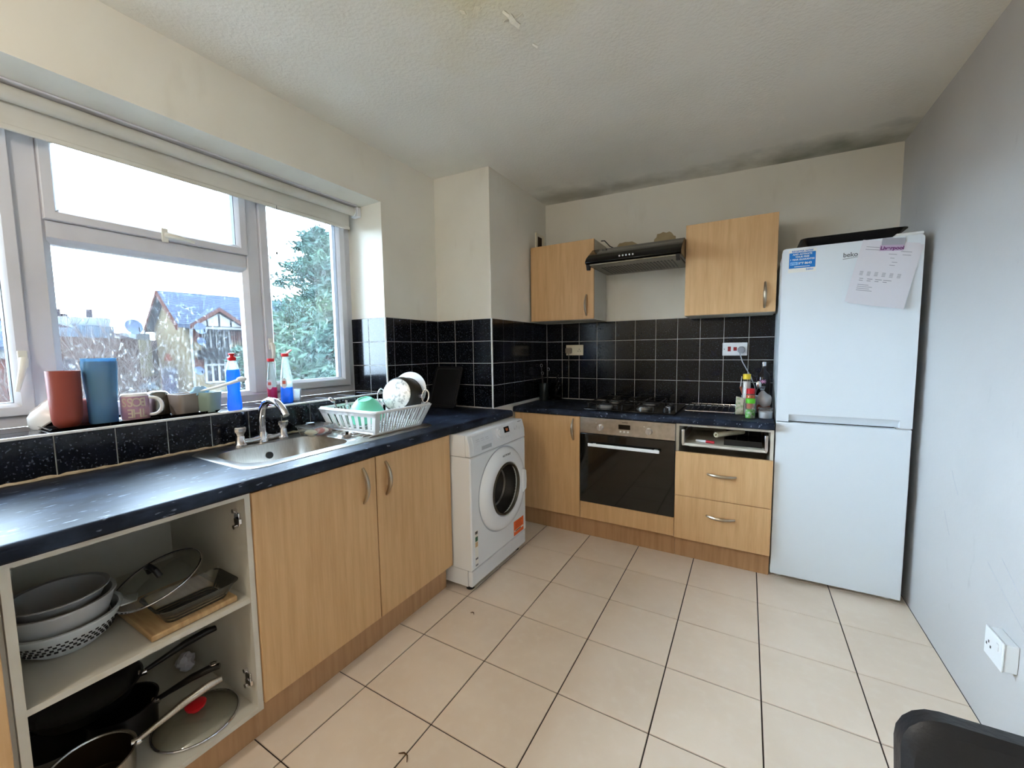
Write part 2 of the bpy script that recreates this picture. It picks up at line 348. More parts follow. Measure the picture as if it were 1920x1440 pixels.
B(-1.038,-1.034, -1.156, -.484, WZ0+.052, 1.707).build('pane', M['clearpane'], win)
def handle(name, parent, y, z, tilt, ln=.115):
    b = MB().prism([(y-.012,z-.03),(y+.012,z-.03),(y+.012,z+.03),(y-.012,z+.03)], 'x', -.985, -.975)
    o = b.build('handle_plate', M['ivory'], parent, bev=.003)
    a = math.radians(tilt); d = Vector((0, math.sin(a), -math.cos(a)))
    p = Vector((-.972, y, z)); pts = [p, p+Vector((.012,0,0))+d*.012, p+Vector((.02,0,0))+d*.05, p+Vector((.016,0,0))+d*ln]
    MB().tube(pts, [.012,.0125,.0095,.006], 10).build('lever', M['ivory'], o)
handle('handle', sl, -1.258, 1.275, -12)
handle('handle', st, -.815, 1.804, 82, .10)
handle('handle', sr, -.385, 1.335, -4, .10)
# ------------------------------------------------------------------ roller blind
M['blind'] = P('blind_fabric', S(212,208,198), .8, var=(S(188,182,166), 3, (1,1,3), .45, .75, .6))
bl = thing('roller_blind', 'rolled-up cream roller blind hanging in the window recess', 'blind', (-.90,-.9,2.158))
y0, y1 = -1.92, .118
MB().cyl((-.90,y0,2.150),(-.90,y1,2.150),.026,n=24).build('roller_tube', M['blind'], bl)
B(-.926,-.9245,y0+.01,y1-.01,2.055,2.150).build('fabric', M['blind'], bl)
B(-.931,-.919,y0+.008,y1-.008,2.040,2.060).build('bottom_bar', M['blind'], bl, bev=.004)
B(-.955,-.865,y0-.01,y1+.01,2.177,2.1845).build('headrail', M['upvc'], bl, bev=.002)
MB().cyl((-.90,y1,2.150),(-.90,y1+.008,2.150),.027,n=24).build('end_ring', M['whiteplastic'], bl)
MB().cyl((-.90,y1+.004,2.150),(-.90,y1+.012,2.150),.014,n=20).build('end_socket', M['black'], bl)
B(-.93,-.87,y1+.012,R1-.002,2.12,2.178).build('bracket', M['whiteplastic'], bl, bev=.004)
MB().tube([(-.905,-.355,2.05),(-.912,-.357,1.93),(-.918,-.36,1.815)], .0014, 6).build('pull_cord', M['upvc_dark'], bl)
MB().sphere((-.918,-.36,1.808), .005, (1,1,1.5)).build('cord_knob', M['upvc_dark'], bl)
# ------------------------------------------------------------------ invented ceiling lamp, added out of view as fill light
M['bulb'] = bpy.data.materials.new('fill_bulb'); M['bulb'].use_nodes = True
_b = M['bulb'].node_tree.nodes['Principled BSDF']; _b.inputs['Emission Color'].default_value = (1,.78,.5,1); _b.inputs['Emission Strength'].default_value = 6
lx, ly = .10, -2.30; lz = ceil_z(lx)
lamp = thing('added_fill_lamp', 'added bare bulb pendant giving fill light from out of view', 'lamp', (lx,ly,lz-.02))
MB().lathe([(0,0),(.05,0),(.05,-.012),(.03,-.026),(0,-.03)], 24, (lx,ly,lz)).build('ceiling_rose', M['whiteplastic'], lamp)
MB().cyl((lx,ly,lz-.03),(lx,ly,lz-.12),.003).build('flex', M['whiteplastic'], lamp)
MB().cyl((lx,ly,lz-.12),(lx,ly,lz-.17),.02).build('lamp_holder', M['whiteplastic'], lamp)
MB().lathe([(.013,0),(.016,-.015),(.03,-.045),(.03,-.06),(.02,-.08),(0,-.088)], 20, (lx,ly,lz-.168)).build('bulb', M['bulb'], lamp)
ld = bpy.data.lights.new('added_fill_light', 'POINT'); ld.energy = FILL_W; ld.color = (1,.94,.85); ld.shadow_soft_size = .06
lo = bpy.data.objects.new('added_fill_light', ld); COL.objects.link(lo); lo.location = (0,0,-.32); lo.parent = lamp
# ------------------------------------------------------------------ outside
OUT_DIM = .11  # outdoor colours darkened so the daylight does not burn them out
def SO(r, g, b): c = S(r, g, b); return (c[0]*OUT_DIM, c[1]*OUT_DIM, c[2]*OUT_DIM, 1)
GZ = -3.2
M['lawn'] = P('outside_ground', SO(120,122,104), .9, spec=.0, var=(SO(92,98,78), 1.2, WHITE1, .4, .7, .8))
struct(B(-70, -1.6, -60, 60, GZ-.3, GZ), 'ground', M['lawn'])
def at(px, py, d):
    r = ray(px, py); return CAM + r*(d/math.hypot(r.x, r.y))
def brickmat(name, c1, c2, mortar):
    m = bpy.data.materials.new(name); m.use_nodes = True; N = m.node_tree.nodes; L = m.node_tree.links
    b = N['Principled BSDF']; b.inputs['Roughness'].default_value = .9; b.inputs['Specular IOR Level'].default_value = 0; t = N.new('ShaderNodeTexBrick'); t.inputs['Scale'].default_value = 1
    t.inputs['Color1'].default_value = c1; t.inputs['Color2'].default_value = c2; t.inputs['Mortar'].default_value = mortar
    t.inputs['Brick Width'].default_value = .225; t.inputs['Row Height'].default_value = .075; t.inputs['Mortar Size'].default_value = .008
    tc = N.new('ShaderNodeTexCoord'); L.new(tc.outputs['UV'], t.inputs['Vector']); L.new(t.outputs[0], b.inputs['Base Color']); return m
M['ybrick'] = brickmat('yellow_stock_brick', SO(196,176,138), SO(168,148,112), SO(182,170,146))
M['rbrick'] = brickmat('red_brick', SO(150,72,58), SO(128,60,50), SO(150,120,106))
M['slate'] = P('blue_grey_slate', SO(110,124,150), .9, spec=.0, var=(SO(86,100,126), 4, (1,1,1), .4, .7, .8))
M['owhite'] = P('outside_white_paint', SO(222,222,220), .9, spec=.0); M['odark'] = P('dark_paint', SO(38,40,48), .9, spec=.0)
M['oglass'] = P('house_window_glass', SO(40,50,66), .9, spec=.0)
M['barge'] = P('brown_bargeboard', SO(120,74,62), .9, spec=.0)
class HB(MB): pass
def uvbuild(mb, name, mat, parent, e1, e2):
    """build and give faces metre UVs along the house's own axes"""
    o = mb.build(name, mat, parent); me = o.data; uv = me.uv_layers.new()
    off = WL[o.name]
    for p in me.polygons:
        n = p.normal
        for li in p.loop_indices:
            v = me.vertices[me.loops[li].vertex_index].co + off
            uv.data[li].uv = (v.dot(e2) if abs(n.dot(e1)) > abs(n.dot(e2)) else v.dot(e1), v.z)
    return o
# --- gabled house: facade faces the window, gable end on its near side
A0 = at(349, 650, 26.0); A0.z = GZ
v = Vector((A0.x-CAM.x, A0.y-CAM.y, 0)).normalized(); r = Vector((-v.y, v.x, 0)); r = r if r.dot(RGT) > 0 else -r
th = math.radians(14); e1 = r*math.cos(th)+v*math.sin(th); e2 = v*math.cos(th)-r*math.sin(th)
def FU(px, py):
    d = ray(px, py); t = (A0-CAM).dot(e2)/d.dot(e2); p = CAM+d*t; return (p-A0).dot(e1), p.z
def GU(px, py):
    d = ray(px, py); t = (A0-CAM).dot(e1)/d.dot(e1); p = CAM+d*t; return (p-A0).dot(e2), p.z
HM = Matrix(((e1.x,e2.x,0,A0.x),(e1.y,e2.y,0,A0.y),(0,0,1,0),(0,0,0,1)))
HD = GU(291,640)[0]; EZ = FU(352,607)[1]; AZ = GU(316,549)[1]; HLEN = 11.0
house = thing('gabled_house', 'yellow and red brick house with slate roof and juliet balcony seen through the window', 'house', tuple(A0))
uvbuild(MB(HM).prism([(0,GZ),(HD,GZ),(HD,EZ),(HD/2,AZ-.15),(0,EZ)], 'x', -.0, .25), 'gable_wall', M['ybrick'], house, e1, e2)
zb1 = FU(420,690)[1]; zr0 = FU(420,655)[1]; uA = .25
def fac(z0, z1, mat): uvbuild(MB(HM).box(uA, HLEN, .0, .25, z0, z1), 'facade_wall', M[mat], house, e1, e2)
zA = FU(360,641)[1]; zBq = FU(360,672)[1]; zC = FU(360,700)[1]
fac(zA, EZ, 'rbrick'); fac(zBq, zA, 'ybrick'); fac(zC, zBq, 'rbrick'); fac(GZ, zC, 'ybrick')
MB(HM).box(.25, HLEN, .25, HD, GZ, EZ).build('core', M['odark'], house)
sl_ = (AZ-EZ)/(HD/2); ov = .35
roof = MB(HM)
for sgn in (0, 1):
    ys = [-ov, HD/2] if not sgn else [HD+ov, HD/2]; zs = [EZ-ov*sl_, AZ]
    L = [[(x,ys[0],zs[0]),(x,ys[1],zs[1]),(x,ys[1],zs[1]+.14),(x,ys[0],zs[0]+.14)] for x in (-.35, HLEN+.3)]
    roof.loft(L)
rf = roof.build('roof', M['slate'], house)
nsl = 22
for k in range(nsl):                                   # slate courses
    f0 = k/nsl; yy = -ov+(HD/2+ov)*f0; zz = EZ-ov*sl_+(AZ-EZ+ov*sl_)*f0+.14; h = (HD/2+ov)/nsl
    MB(HM).prism([(yy,zz),(yy+h,zz+h*sl_),(yy+h,zz+h*sl_+.01),(yy,zz+.045)], 'x', -.36, HLEN+.3).build('slate_course', M['slate'], rf)
for sgn in (-1, 1):
    yA, zA_ = (-ov-.02, EZ-ov*sl_-.02) if sgn < 0 else (HD+ov+.02, EZ-ov*sl_-.02)
    MB(HM).loft([[(x,yA,zA_-.12),(x,HD/2,AZ-.1),(x,HD/2,AZ+.14),(x,yA,zA_+.14)] for x in (-.42,-.34)]).build('bargeboard', M['barge'], house)
MB(HM).box(.1, HLEN, -ov-.1, -ov+.03, EZ-ov*sl_-.06, EZ-ov*sl_+.08).build('gutter', M['owhite'], house)
ud = FU(358,640)[0]
MB(HM).cyl((ud,-.1,GZ),(ud,-.1,EZ-.1),.055,n=10).build('downpipe', M['owhite'], house)
def fdoor(x0, x1, y0, y1, cols=4, mid=None):
    ua, zt = FU(x0, y0); ub, zb = FU(x1, y1)
    w = MB(HM).box(ua, ub, -.04, .02, zb, zt).build('window', M['oglass'], house)
    fr = MB(HM); s_ = (ub-ua)/cols
    for i in range(cols+1): fr.box(ua+s_*i-.05, ua+s_*i+.05, -.09, -.02, zb, zt)
    for z in (zb+.05, zt-.05, zb+(zt-zb)*.72): fr.box(ua, ub, -.085, -.02, z-.05, z+.05)
    fr.build('window_frame', M['owhite'], w); return ua, ub, zb, zt
ua, ub, zb, zt = fdoor(380, 431, 618, 655)
bal = MB(HM).box(ua-.25, ub+.5, -.55, -.5, zb+.95, zb+1.02).box(ua-.25, ub+.5, -.55, -.5, zb-.02, zb+.06).build('balcony', M['odark'], house)
nb = 16
for i in range(nb+1):
    x = ua-.25+(ub-ua+.75)*i/nb; MB(HM).box(x-.015, x+.015, -.54, -.51, zb, zb+1.0).build('baluster', M['odark'], bal)
MB(HM).box(ua-.3, ub+.55, -.56, .02, zb-.5, zb-.04).build('balcony_slab', M['odark'], house)
fdoor(384, 435, 671, 716)
# little gable over the balcony
uc = (ua+ub)/2; gz0 = FU(405,613)[1]; gz1 = FU(403,589)[1]; gw = (ub-ua)/2+.45
MB(HM).prism([(uc-gw,gz0),(uc+gw,gz0),(uc,gz1)], 'y', -.55, .9).build('porch_gable', M['owhite'], house)
pg = MB(HM)
for sg in (-1, 1): pg.loft([[(uc+sg*(gw+.25),y,gz0-.15),(uc,y,gz1+.12),(uc,y,gz1+.34),(uc+sg*(gw+.25),y,gz0+.06)] for y in (-.7,1.6)])
pg.build('porch_roof', M['slate'], house)
for sg in (-1, 1):
    MB(HM).loft([[(uc+sg*(gw+.25),y,gz0-.17),(uc,y,gz1+.08),(uc,y,gz1+.28),(uc+sg*(gw+.25),y,gz0+.03)] for y in (-.76,-.69)]).build('porch_bargeboard', M['barge'], house)
for k in (-.5, 0, .5): MB(HM).box(uc+gw*k-.03, uc+gw*k+.03, -.58, -.54, gz0, gz0+(gz1-gz0)*(1-abs(k))*.95).build('porch_strut', M['odark'], house)
M['dish'] = P('satellite_dish', SO(120,138,168), .9, spec=.0)
def dish(px, py, d, size, label):
    p = at(px, py, d); n = (CAM-p).normalized(); n = (n+Vector((0,.5,.3))).normalized()
    t = thing('satellite_dish', label, 'satellite dish', tuple(p))
    F = frame_to(p, n.orthogonal(), n.cross(n.orthogonal())); pr_ = [(size*k/8, .35*size*(k/8)**2) for k in range(9)]
    MB(F).lathe(pr_+[(size*k/8, .35*size*(k/8)**2+.02) for k in range(8,-1,-1)], 24).build('reflector', M['dish'], t)
    MB(F).tube([(0,-size*.9,.2*size),(0,-size*.3,size*.9)], .02, 6).build('feed_arm', M['odark'], t)
    MB(F).tube([(0,0,0),(0,-.1*size,-.3*size),(0,-.6*size,-.8*size)], .03, 6).build('mount', M['odark'], t)
dish(374, 617, 25.0, .28, 'pale satellite dish under the eaves of the gabled house')
dish(376, 641, 25.0, .2, 'small satellite dish beside the balcony railing')
dish(372, 696, 25.0, .22, 'low satellite dish beside the lower house windows')
# --- long low building with roof plant behind the bare shrubs
M['obrown'] = brickmat('brown_brick', SO(124,92,80), SO(104,78,70), SO(130,112,100)); M['oroof'] = P('weathered_roof', SO(96,84,92), .9, spec=.0, var=(SO(70,66,80), 1.2, WHITE1, .4, .7, .8))
M['ometal'] = P('pale_roof_metal', SO(196,208,214), .9, spec=.0); M['ometal2'] = P('blue_grey_metal', SO(140,158,178), .9, spec=.0)
B0 = at(292, 650, 30.0); B1 = at(60, 650, 24.0); B0.z = B1.z = GZ
f1 = (B1-B0).normalized(); f2 = Vector((-f1.y, f1.x, 0)); f2 = f2 if f2.dot(v) > 0 else -f2
LM = Matrix(((f1.x,f2.x,0,B0.x),(f1.y,f2.y,0,B0.y),(0,0,1,0),(0,0,0,1))); LL = (B1-B0).length-.5
def LU(px, py, back=0):
    d = ray(px, py); t = (B0+f2*back-CAM).dot(f2)/d.dot(f2); p = CAM+d*t; return (p-B0).dot(f1), p.z
low = thing('flat_roofed_building', 'long brown brick flat-roofed building with rooftop units behind bare shrubs', 'building', tuple(B0))
zt_ = LU(200,634)[1]
uvbuild(MB(LM).box(-.15, LL, 0, .3, GZ, zt_), 'wall', M['obrown'], low, f1, f2)
MB(LM).box(.6, LL, .3, 4.6, GZ, zt_-.1).build('core', M['oroof'], low)
MB(LM).prism([(.3,zt_),(4.6,LU(240,606,4.6)[1]),(4.6,zt_-.3)], 'x', .4, LU(208,620)[0]).build('pitched_roof', M['oroof'], low)
def unit(x0, x1, y0, y1, back, dep, mat, name):
    u0, za = LU(x1, y1, back); u1, zb_ = LU(x0, y0, back)
    return MB(LM).box(u0, u1, back, back+dep, min(za, zt_-.05), zb_).build(name, M[mat], low, bev=.03)
unit(148, 213, 614, 633, .6, 1.2, 'ometal2', 'air_handling_unit'); unit(134, 163, 593, 628, 2.2, 1.2, 'ometal', 'roof_housing'); unit(185, 210, 595, 628, 2.0, 1.4, 'ometal', 'roof_housing')
unit(100, 119, 578, 634, 3.4, 1.2, 'oroof', 'chimney_stack'); unit(119, 132, 588, 634, 3.4, 1.2, 'oroof', 'chimney_stack'); unit(173, 177, 580, 634, 3.2, .3, 'oroof', 'vent_pipe')
unit(255, 282, 624, 634, .4, .8, 'ometal', 'skylight')
u0, z0 = LU(287, 705); u1, z1 = LU(259, 637)
MB(LM).box(u0, u1, -.06, .02, z0, z1).build('cream_panel', P('cream_render', SO(226,212,160), .9, spec=.0), low)
for k in range(20):
    uu = LU(215-3.5*k, 630)[0]; MB(LM).box(uu-.02, uu+.02, .02, .06, zt_, zt_+.55).build('railing_post', M['ometal2'], low)
MB(LM).box(LU(215,630)[0], LU(140,630)[0], .02, .06, zt_+.5, zt_+.56).build('railing', M['ometal2'], low)
dish(248, 614, 26.0, .36, 'large pale satellite dish on the flat-roofed building')
# --- house glimpsed through the left casement
C0 = at(38, 650, 17.5); C0.z = GZ
vc = Vector((C0.x-CAM.x, C0.y-CAM.y, 0)).normalized(); g1 = Vector((vc.y, -vc.x, 0)); g1 = g1 if g1.dot(RGT) < 0 else -g1
def KZ(py): return at(20, py, 17.5).z
KM = Matrix(((g1.x,vc.x,0,C0.x),(g1.y,vc.y,0,C0.y),(0,0,1,0),(0,0,0,1)))
dh = thing('red_brick_house', 'red brick house with dark roof glimpsed through the left casement', 'house', tuple(C0))
uvbuild(MB(KM).box(0, 12, 0, .3, GZ, KZ(655)), 'wall', M['rbrick'], dh, g1, vc)
MB(KM).box(0, 12, .3, 6, GZ, KZ(655)).build('core', M['odark'], dh)
MB(KM).prism([(-.3,KZ(656)),(-.3,KZ(650)),(3,KZ(590)),(6,KZ(650))], 'x', -.2, 12).build('roof', M['slate'], dh)
MB(KM).box(.2, 12, -.08, .02, KZ(672), KZ(655)).build('fascia', M['owhite'], dh)
for i in range(3):
    w = MB(KM).box(.5+2.2*i, 1.6+2.2*i, -.05, .02, KZ(735), KZ(690)).build('window', M['oglass'], dh)
    for q_ in (.45, 1.55): MB(KM).box(q_+2.2*i, q_+.1+2.2*i, -.08, .0, KZ(735), KZ(690)).build('window_frame', M['owhite'], w)
# --- bare shrubs
OUT_DIM = .12
M['twig'] = P('bare_twigs', SO(150,132,124), .9, spec=.0, var=(SO(96,78,72), 3, WHITE1, .4, .7, .9))
def shrub(px, d, h, spread, n, seed, label):
    random.seed(seed); p = at(px, 700, d); p.z = GZ; t = thing('bare_shrub', label, 'shrub', tuple(p), 'bare shrubs outside the window'); m = MB()
    def grow(a, dr, ln, rad, lev):
        k = 4; pts = [a]; q = a.copy(); dd = dr.copy()
        for i in range(k):
            dd = (dd+Vector((random.uniform(-.22,.22),random.uniform(-.22,.22),random.uniform(-.05,.18)))).normalized(); q = q+dd*(ln/k); pts.append(q.copy())
        m.tube(pts, [rad*(1-.6*i/k) for i in range(k+1)], 4)
        if lev < 2:
            for i in range(1, k+1):
                for _ in range(2):
                    nd = (dd+Vector((random.uniform(-.9,.9),random.uniform(-.9,.9),random.uniform(-.1,.7)))).normalized()
                    grow(pts[i], nd, ln*random.uniform(.3,.5), rad*.5, lev+1)
    stems = MB()
    for i in range(n):
        dr = Vector((random.uniform(-spread,spread), random.uniform(-spread,spread), 1)).normalized()
        grow(p+Vector((random.uniform(-.8,.8)*spread*3, random.uniform(-.8,.8)*spread*3, 0)), dr, h*random.uniform(.65,1), .022, 0)
    o = m.build('branches', M['twig'], t); o['kind'] = 'stuff'
for i, (px, d, h, sp, n, lb) in enumerate(((115,15,4.3,.25,7,'bare brown shrub below the chimney stacks of the flat-roofed building'),(160,15.5,4.6,.28,8,'bare brown shrub below the pale roof housing of the flat-roofed building'),(205,16,4.7,.3,8,'bare brown shrub below the rooftop railing end'),
    (245,16,4.6,.25,7,'bare brown shrub under the large rooftop satellite dish'),(280,17,4.0,.2,5,'sparse bare shrub in front of the cream panel beside the gabled house'),(20,13,4.4,.3,7,'bare brown shrub in front of the red brick house'))):
    shrub(px, d, h, sp, n, 20+i, lb)
# --- evergreen tree
OUT_DIM = .24
M['needle'] = P('blue_green_foliage', SO(74,104,96), .9, spec=.0, var=(SO(104,132,96), .9, WHITE1, .45, .7, .8), coords='World')
M['bark'] = P('bark', SO(82,68,60), .9, spec=.0)
def conifer(px, d, ztop, rmax, seed, label, nl, leafs):
    random.seed(seed); p = at(px, 650, d); p.z = GZ; H = ztop-GZ
    t = thing('evergreen_tree', label, 'tree', tuple(p)); tr = MB(); tr.cyl(p, p+Vector((0,0,H*.97)), .22, .02, 8)
    fol = MB(); bark = MB()
    for i in range(nl):
        f = (i+.5)/nl; zc = GZ+H*(.08+.92*f); rad = rmax*(1-f)**.75*(.75+.25*math.sin(i*1.9)) + .15
        ang = i*2.399; 
        dr = Vector((math.cos(ang), math.sin(ang), .22+.25*f)); tip = p+Vector((0,0,zc-GZ))+dr*rad
        a = p+Vector((0,0,zc-GZ)); pts = [a, a+(tip-a)*.5+Vector((0,0,.1*rad)), tip]; bark.tube(pts, [.045,.03,.012], 5)
        for k in range(leafs):
            s_ = random.random()**.6; c = a+(tip-a)*s_+Vector((0,0,.1*rad*math.sin(math.pi*s_)))+Vector((random.gauss(0,.16),random.gauss(0,.16),random.gauss(-.06,.11)))*(.5+rad*.42)
            u_ = (dr.normalized()*.6+Vector((random.gauss(0,.5),random.gauss(0,.5),random.gauss(0,.35)))).normalized()*random.uniform(.07,.17); w_ = u_.cross(Vector((random.gauss(0,1),random.gauss(0,1),random.gauss(0,1)))).normalized()*random.uniform(.018,.04)
            b0 = len(fol.v); fol.v += [c-u_, c+w_, c+u_, c-w_]; fol.f.append((b0,b0+1,b0+2,b0+3))
    tr.build('trunk', M['bark'], t); o = bark.build('boughs', M['bark'], t); o['kind'] = 'stuff'
    me = bpy.data.meshes.new('foliage'); off = WL[t.name]; me.from_pydata([tuple(q-off) for q in fol.v], [], fol.f); me.materials.append(M['needle'])
    o = bpy.data.objects.new('foliage', me); COL.objects.link(o); o.parent = t; o['kind'] = 'stuff'; WL[o.name] = off.copy()
conifer(608, 15, at(600,436,15).z, 3.3, 5, 'tall blue-green evergreen tree outside the right-hand casement', 74, 420)
conifer(560, 9.5, at(560,585,9.5).z, 1.5, 8, 'lower green evergreen tree in front of the tall evergreen', 40, 330)
conifer(452, 19, at(452,655,19).z, 1.3, 11, 'small leafy evergreen beside the gabled house', 18, 220)
# ------------------------------------------------------------------ kitchen furniture
def bow_handle(p0, p1, out, parent, w=.0088, bulge=.028):
    """slim bowed pull between two fixing points, standing off along out"""
    p0, p1, out = Vector(p0), Vector(p1), Vector(out).normalized(); n = 14; pts = []; rr = []
    for i in range(n+1):
        t = i/n; pts.append(p0.lerp(p1, t)+out*(bulge*math.sin(math.pi*t)**.8)); rr.append(w*(.62+.5*math.sin(math.pi*t)))
    return MB().tube(pts, rr, 8).build('handle', M['nickel'], parent)
def front_edge(m, axis, c_back, c_front, z0, z1, a, b, sgn):
    """worktop slab with a rolled front edge"""
    r_ = .016; pl = [(c_back, z0), (c_front-sgn*.004, z0), (c_front, z0+.005)]
    for i in range(7):
        t = math.radians(15*i); pl.append((c_front-sgn*r_+sgn*r_*math.cos(t), z1-r_+r_*math.sin(t)))
    pl.append((c_back, z1)); return m.prism(pl, axis, a, b)
XD = -.099                                             # door plane on the window side
XWT, YWT = -.080, .908                                 # worktop front edges
SX0, SX1, SY0, SY1 = -.612, -.205, -.905, -.005        # sink cut-out
def wt_loop():
    m = MB(); z0, z1 = ZT-.04, ZT; y0, y1 = -2.45, BY-T
    k = lambda pl, a, b: m.loft([[(u, a, v_) for u, v_ in pl], [(u, b, v_) for u, v_ in pl]])
    front_edge(m, 'y', SX1, XWT, z0, z1, y0, y1, 1)
    m.box(XL+T+.003, SX0, y0, y1, z0, z1); m.box(SX0, SX1, y0, SY0, z0, z1); m.box(SX0, SX1, SY1, y1, z0, z1)
    return m
wt = wt_loop(); tag(wt.build('worktop', M['worktop'], base=(-.38,-.9,ZT-.04)), 'dark flecked laminate worktop holding the steel sink below the window', 'worktop')
m = MB(); front_edge(m, 'x', YB-T-.003, YWT, ZB-.038, ZB, BX+T+.002, 1.376, -1)
tag(m.build('worktop', M['worktop'], base=(.57,1.2,ZB-.038)), 'dark flecked laminate worktop under the hob along the back wall', 'worktop')
def carcass(parent, axis, a0, a1, d0, d1, z0, z1, t=.016, shelf=(), top=True):
    """open-fronted box; axis y: runs along y with depth in x, axis x: runs along x with depth in y"""
    bx = (lambda p,q,r_,s_,z,w: B(r_,s_,p,q,z,w)) if axis == 'y' else (lambda p,q,r_,s_,z,w: B(p,q,r_,s_,z,w))
    for p, q in ((a0,a0+t), (a1-t,a1)): bx(p,q,d0,d1,z0,z1).build('side_panel', M['carcass'], parent)
    bx(a0+t,a1-t,d0,d1,z0,z0+t).build('base_panel', M['carcass'], parent)
    if top: bx(a0+t,a1-t,d0,d1,z1-t,z1).build('top_panel', M['carcass'], parent)
    bk = d0 if axis == 'y' else d1
    bx(a0+t,a1-t,bk-.004 if axis == 'x' else bk,bk+.004 if axis == 'y' else bk,z0+t,z1-t).build('back_panel', M['carcass'], parent)
    for z in shelf: bx(a0+t,a1-t,d0+.01,d1-.004,z,z+t).build('shelf', M['carcass'], parent)
XP = -.1485; CT = ZT-.043; CX1 = XD-.019
# sink base
sb = thing('sink_base_cabinet', 'beech base cabinet with two doors under the steel sink', 'cabinet', (-.38,-.48,0))
for y0, y1 in ((-.976,-.96), (-.004,.012)): B(-.66,CX1,y0,y1,.13,CT).build('side_panel', M['carcass'], sb)
B(-.66,CX1,-.96,-.004,.13,.146).build('base_panel', M['carcass'], sb)
for y0, y1, hy in ((-.974,-.483,-.547), (-.478,.011,-.427)):
    d = B(CX1+.001,XD,y0,y1,.138,CT-.004).build('door', M['beech'], sb, bev=.0015)
    bow_handle((XD,hy,.668),(XD,hy,.814),(1,0,0),d)
B(XP-.018,XP,-.976,.012,.0,.13).build('plinth', M['beech_edge'], sb)
# open unit with its door missing
ou = thing('open_base_cabinet', 'white base cabinet without its door, pans stored on two levels', 'cabinet', (-.38,-1.226,0))
carcass(ou, 'y', -1.476, -.9765, -.66, -.106, .118, CT, shelf=(.492,), top=False)
B(-.17,-.106,-1.46,-.9925,CT-.016,CT).build('front_rail', M['carcass'], ou)
B(XP-.018,XP,-1.476,-.9765,0,.117).build('plinth', M['beech_edge'], ou)
for z in (.76, .22):
    hp = B(-.165,-.135,-.9985,-.9925,z-.022,z+.022).build('hinge_plate', M['chrome'], ou, bev=.002)
    MB().cyl((-.16,-1.004,z+.026),(-.16,-.9925,z+.026),.007).build('screw', M['chrome'], hp); MB().cyl((-.16,-1.004,z-.026),(-.16,-.9925,z-.026),.007).build('screw', M['chrome'], hp)
    B(-.15,-.118,-1.006,-.998,z-.008,z+.008).build('hinge_arm', M['chrome'], hp, bev=.001)
# neighbour unit at the frame edge
nu = thing('base_cabinet', 'beech base cabinet beside the open pan cupboard, seen edge-on', 'cabinet', (-.38,-1.73,0))
for y0, y1 in ((-1.976,-1.96), (-1.493,-1.477)): B(-.66,CX1,y0,y1,.13,CT).build('side_panel', M['carcass'], nu)
B(-.66,CX1,-1.96,-1.493,.13,.146).build('base_panel', M['carcass'], nu)
d = B(CX1+.001,XD,-1.974,-1.486,.138,CT-.004).build('door', M['beech'], nu, bev=.0015); bow_handle((XD,-1.90,.668),(XD,-1.90,.814),(1,0,0),d)
B(XP-.018,XP,-1.976,-1.477,0,.13).build('plinth', M['beech_edge'], nu)
# ---- back run
YD, YP, CB = .930, .980, ZB-.040; CY0 = YD+.019
bu = thing('base_cabinet', 'beech single-door base cabinet between washing machine and oven', 'cabinet', (.03,1.2,0))
for x0, x1 in ((-.222,-.206), (.259,.275)): B(x0,x1,CY0,1.49,.13,CB).build('side_panel', M['carcass'], bu)
B(-.206,.259,CY0,1.49,.13,.146).build('base_panel', M['carcass'], bu)
d = B(-.226,.274,YD,CY0-.001,.137,CB-.003).build('door', M['beech'], bu, bev=.0015); bow_handle((.228,YD,.671),(.228,YD,.816),(0,-1,0),d)
B(-.226,.275,YP,YP+.018,0,.128).build('plinth', M['beech_edge'], bu)
oh = thing('oven_housing', 'beech oven housing with filler panel below the built-in oven', 'cabinet', (.58,1.2,0))
for x0, x1 in ((.2765,.283), (.874,.8795)): B(x0,x1,CY0+.002,1.49,.13,CB).build('side_panel', M['carcass'], oh)
B(.278,.879,YD,CY0,.137,.254).build('filler_panel', M['beech'], oh, bev=.0015)
B(.277,.8795,YP,YP+.018,0,.128).build('plinth', M['beech_edge'], oh)
du = thing('drawer_cabinet', 'beech drawer cabinet beside fridge, top drawer front missing', 'cabinet', (1.13,1.2,0))
carcass(du, 'x', .881, 1.377, CY0-.006, 1.49, .13, CB)
for z0, z1, hz in ((.402,.668,.552), (.134,.399,.303)):
    d = B(.882,1.377,YD-.006,CY0-.007,z0,z1).build('drawer_front', M['beech'], du, bev=.0015); bow_handle((1.058,YD-.006,hz),(1.204,YD-.006,hz),(0,-1,0),d)
B(.881,1.377,YP,YP+.018,0,.128).build('plinth', M['beech_edge'], du)
dr = B(.925,1.338,.945,1.40,.704,.718).build('drawer_base', M['carcass'], du)
for x0, x1 in ((.915,.925), (1.338,1.348)):
    rn = B(x0,x1,.945,1.40,.702,.775).build('drawer_runner', M['aluminium'], dr, bev=.002); B(x0-.003,x1+.003,.942,.956,.712,.800).build('front_fixing', M['aluminium'], dr, bev=.002)
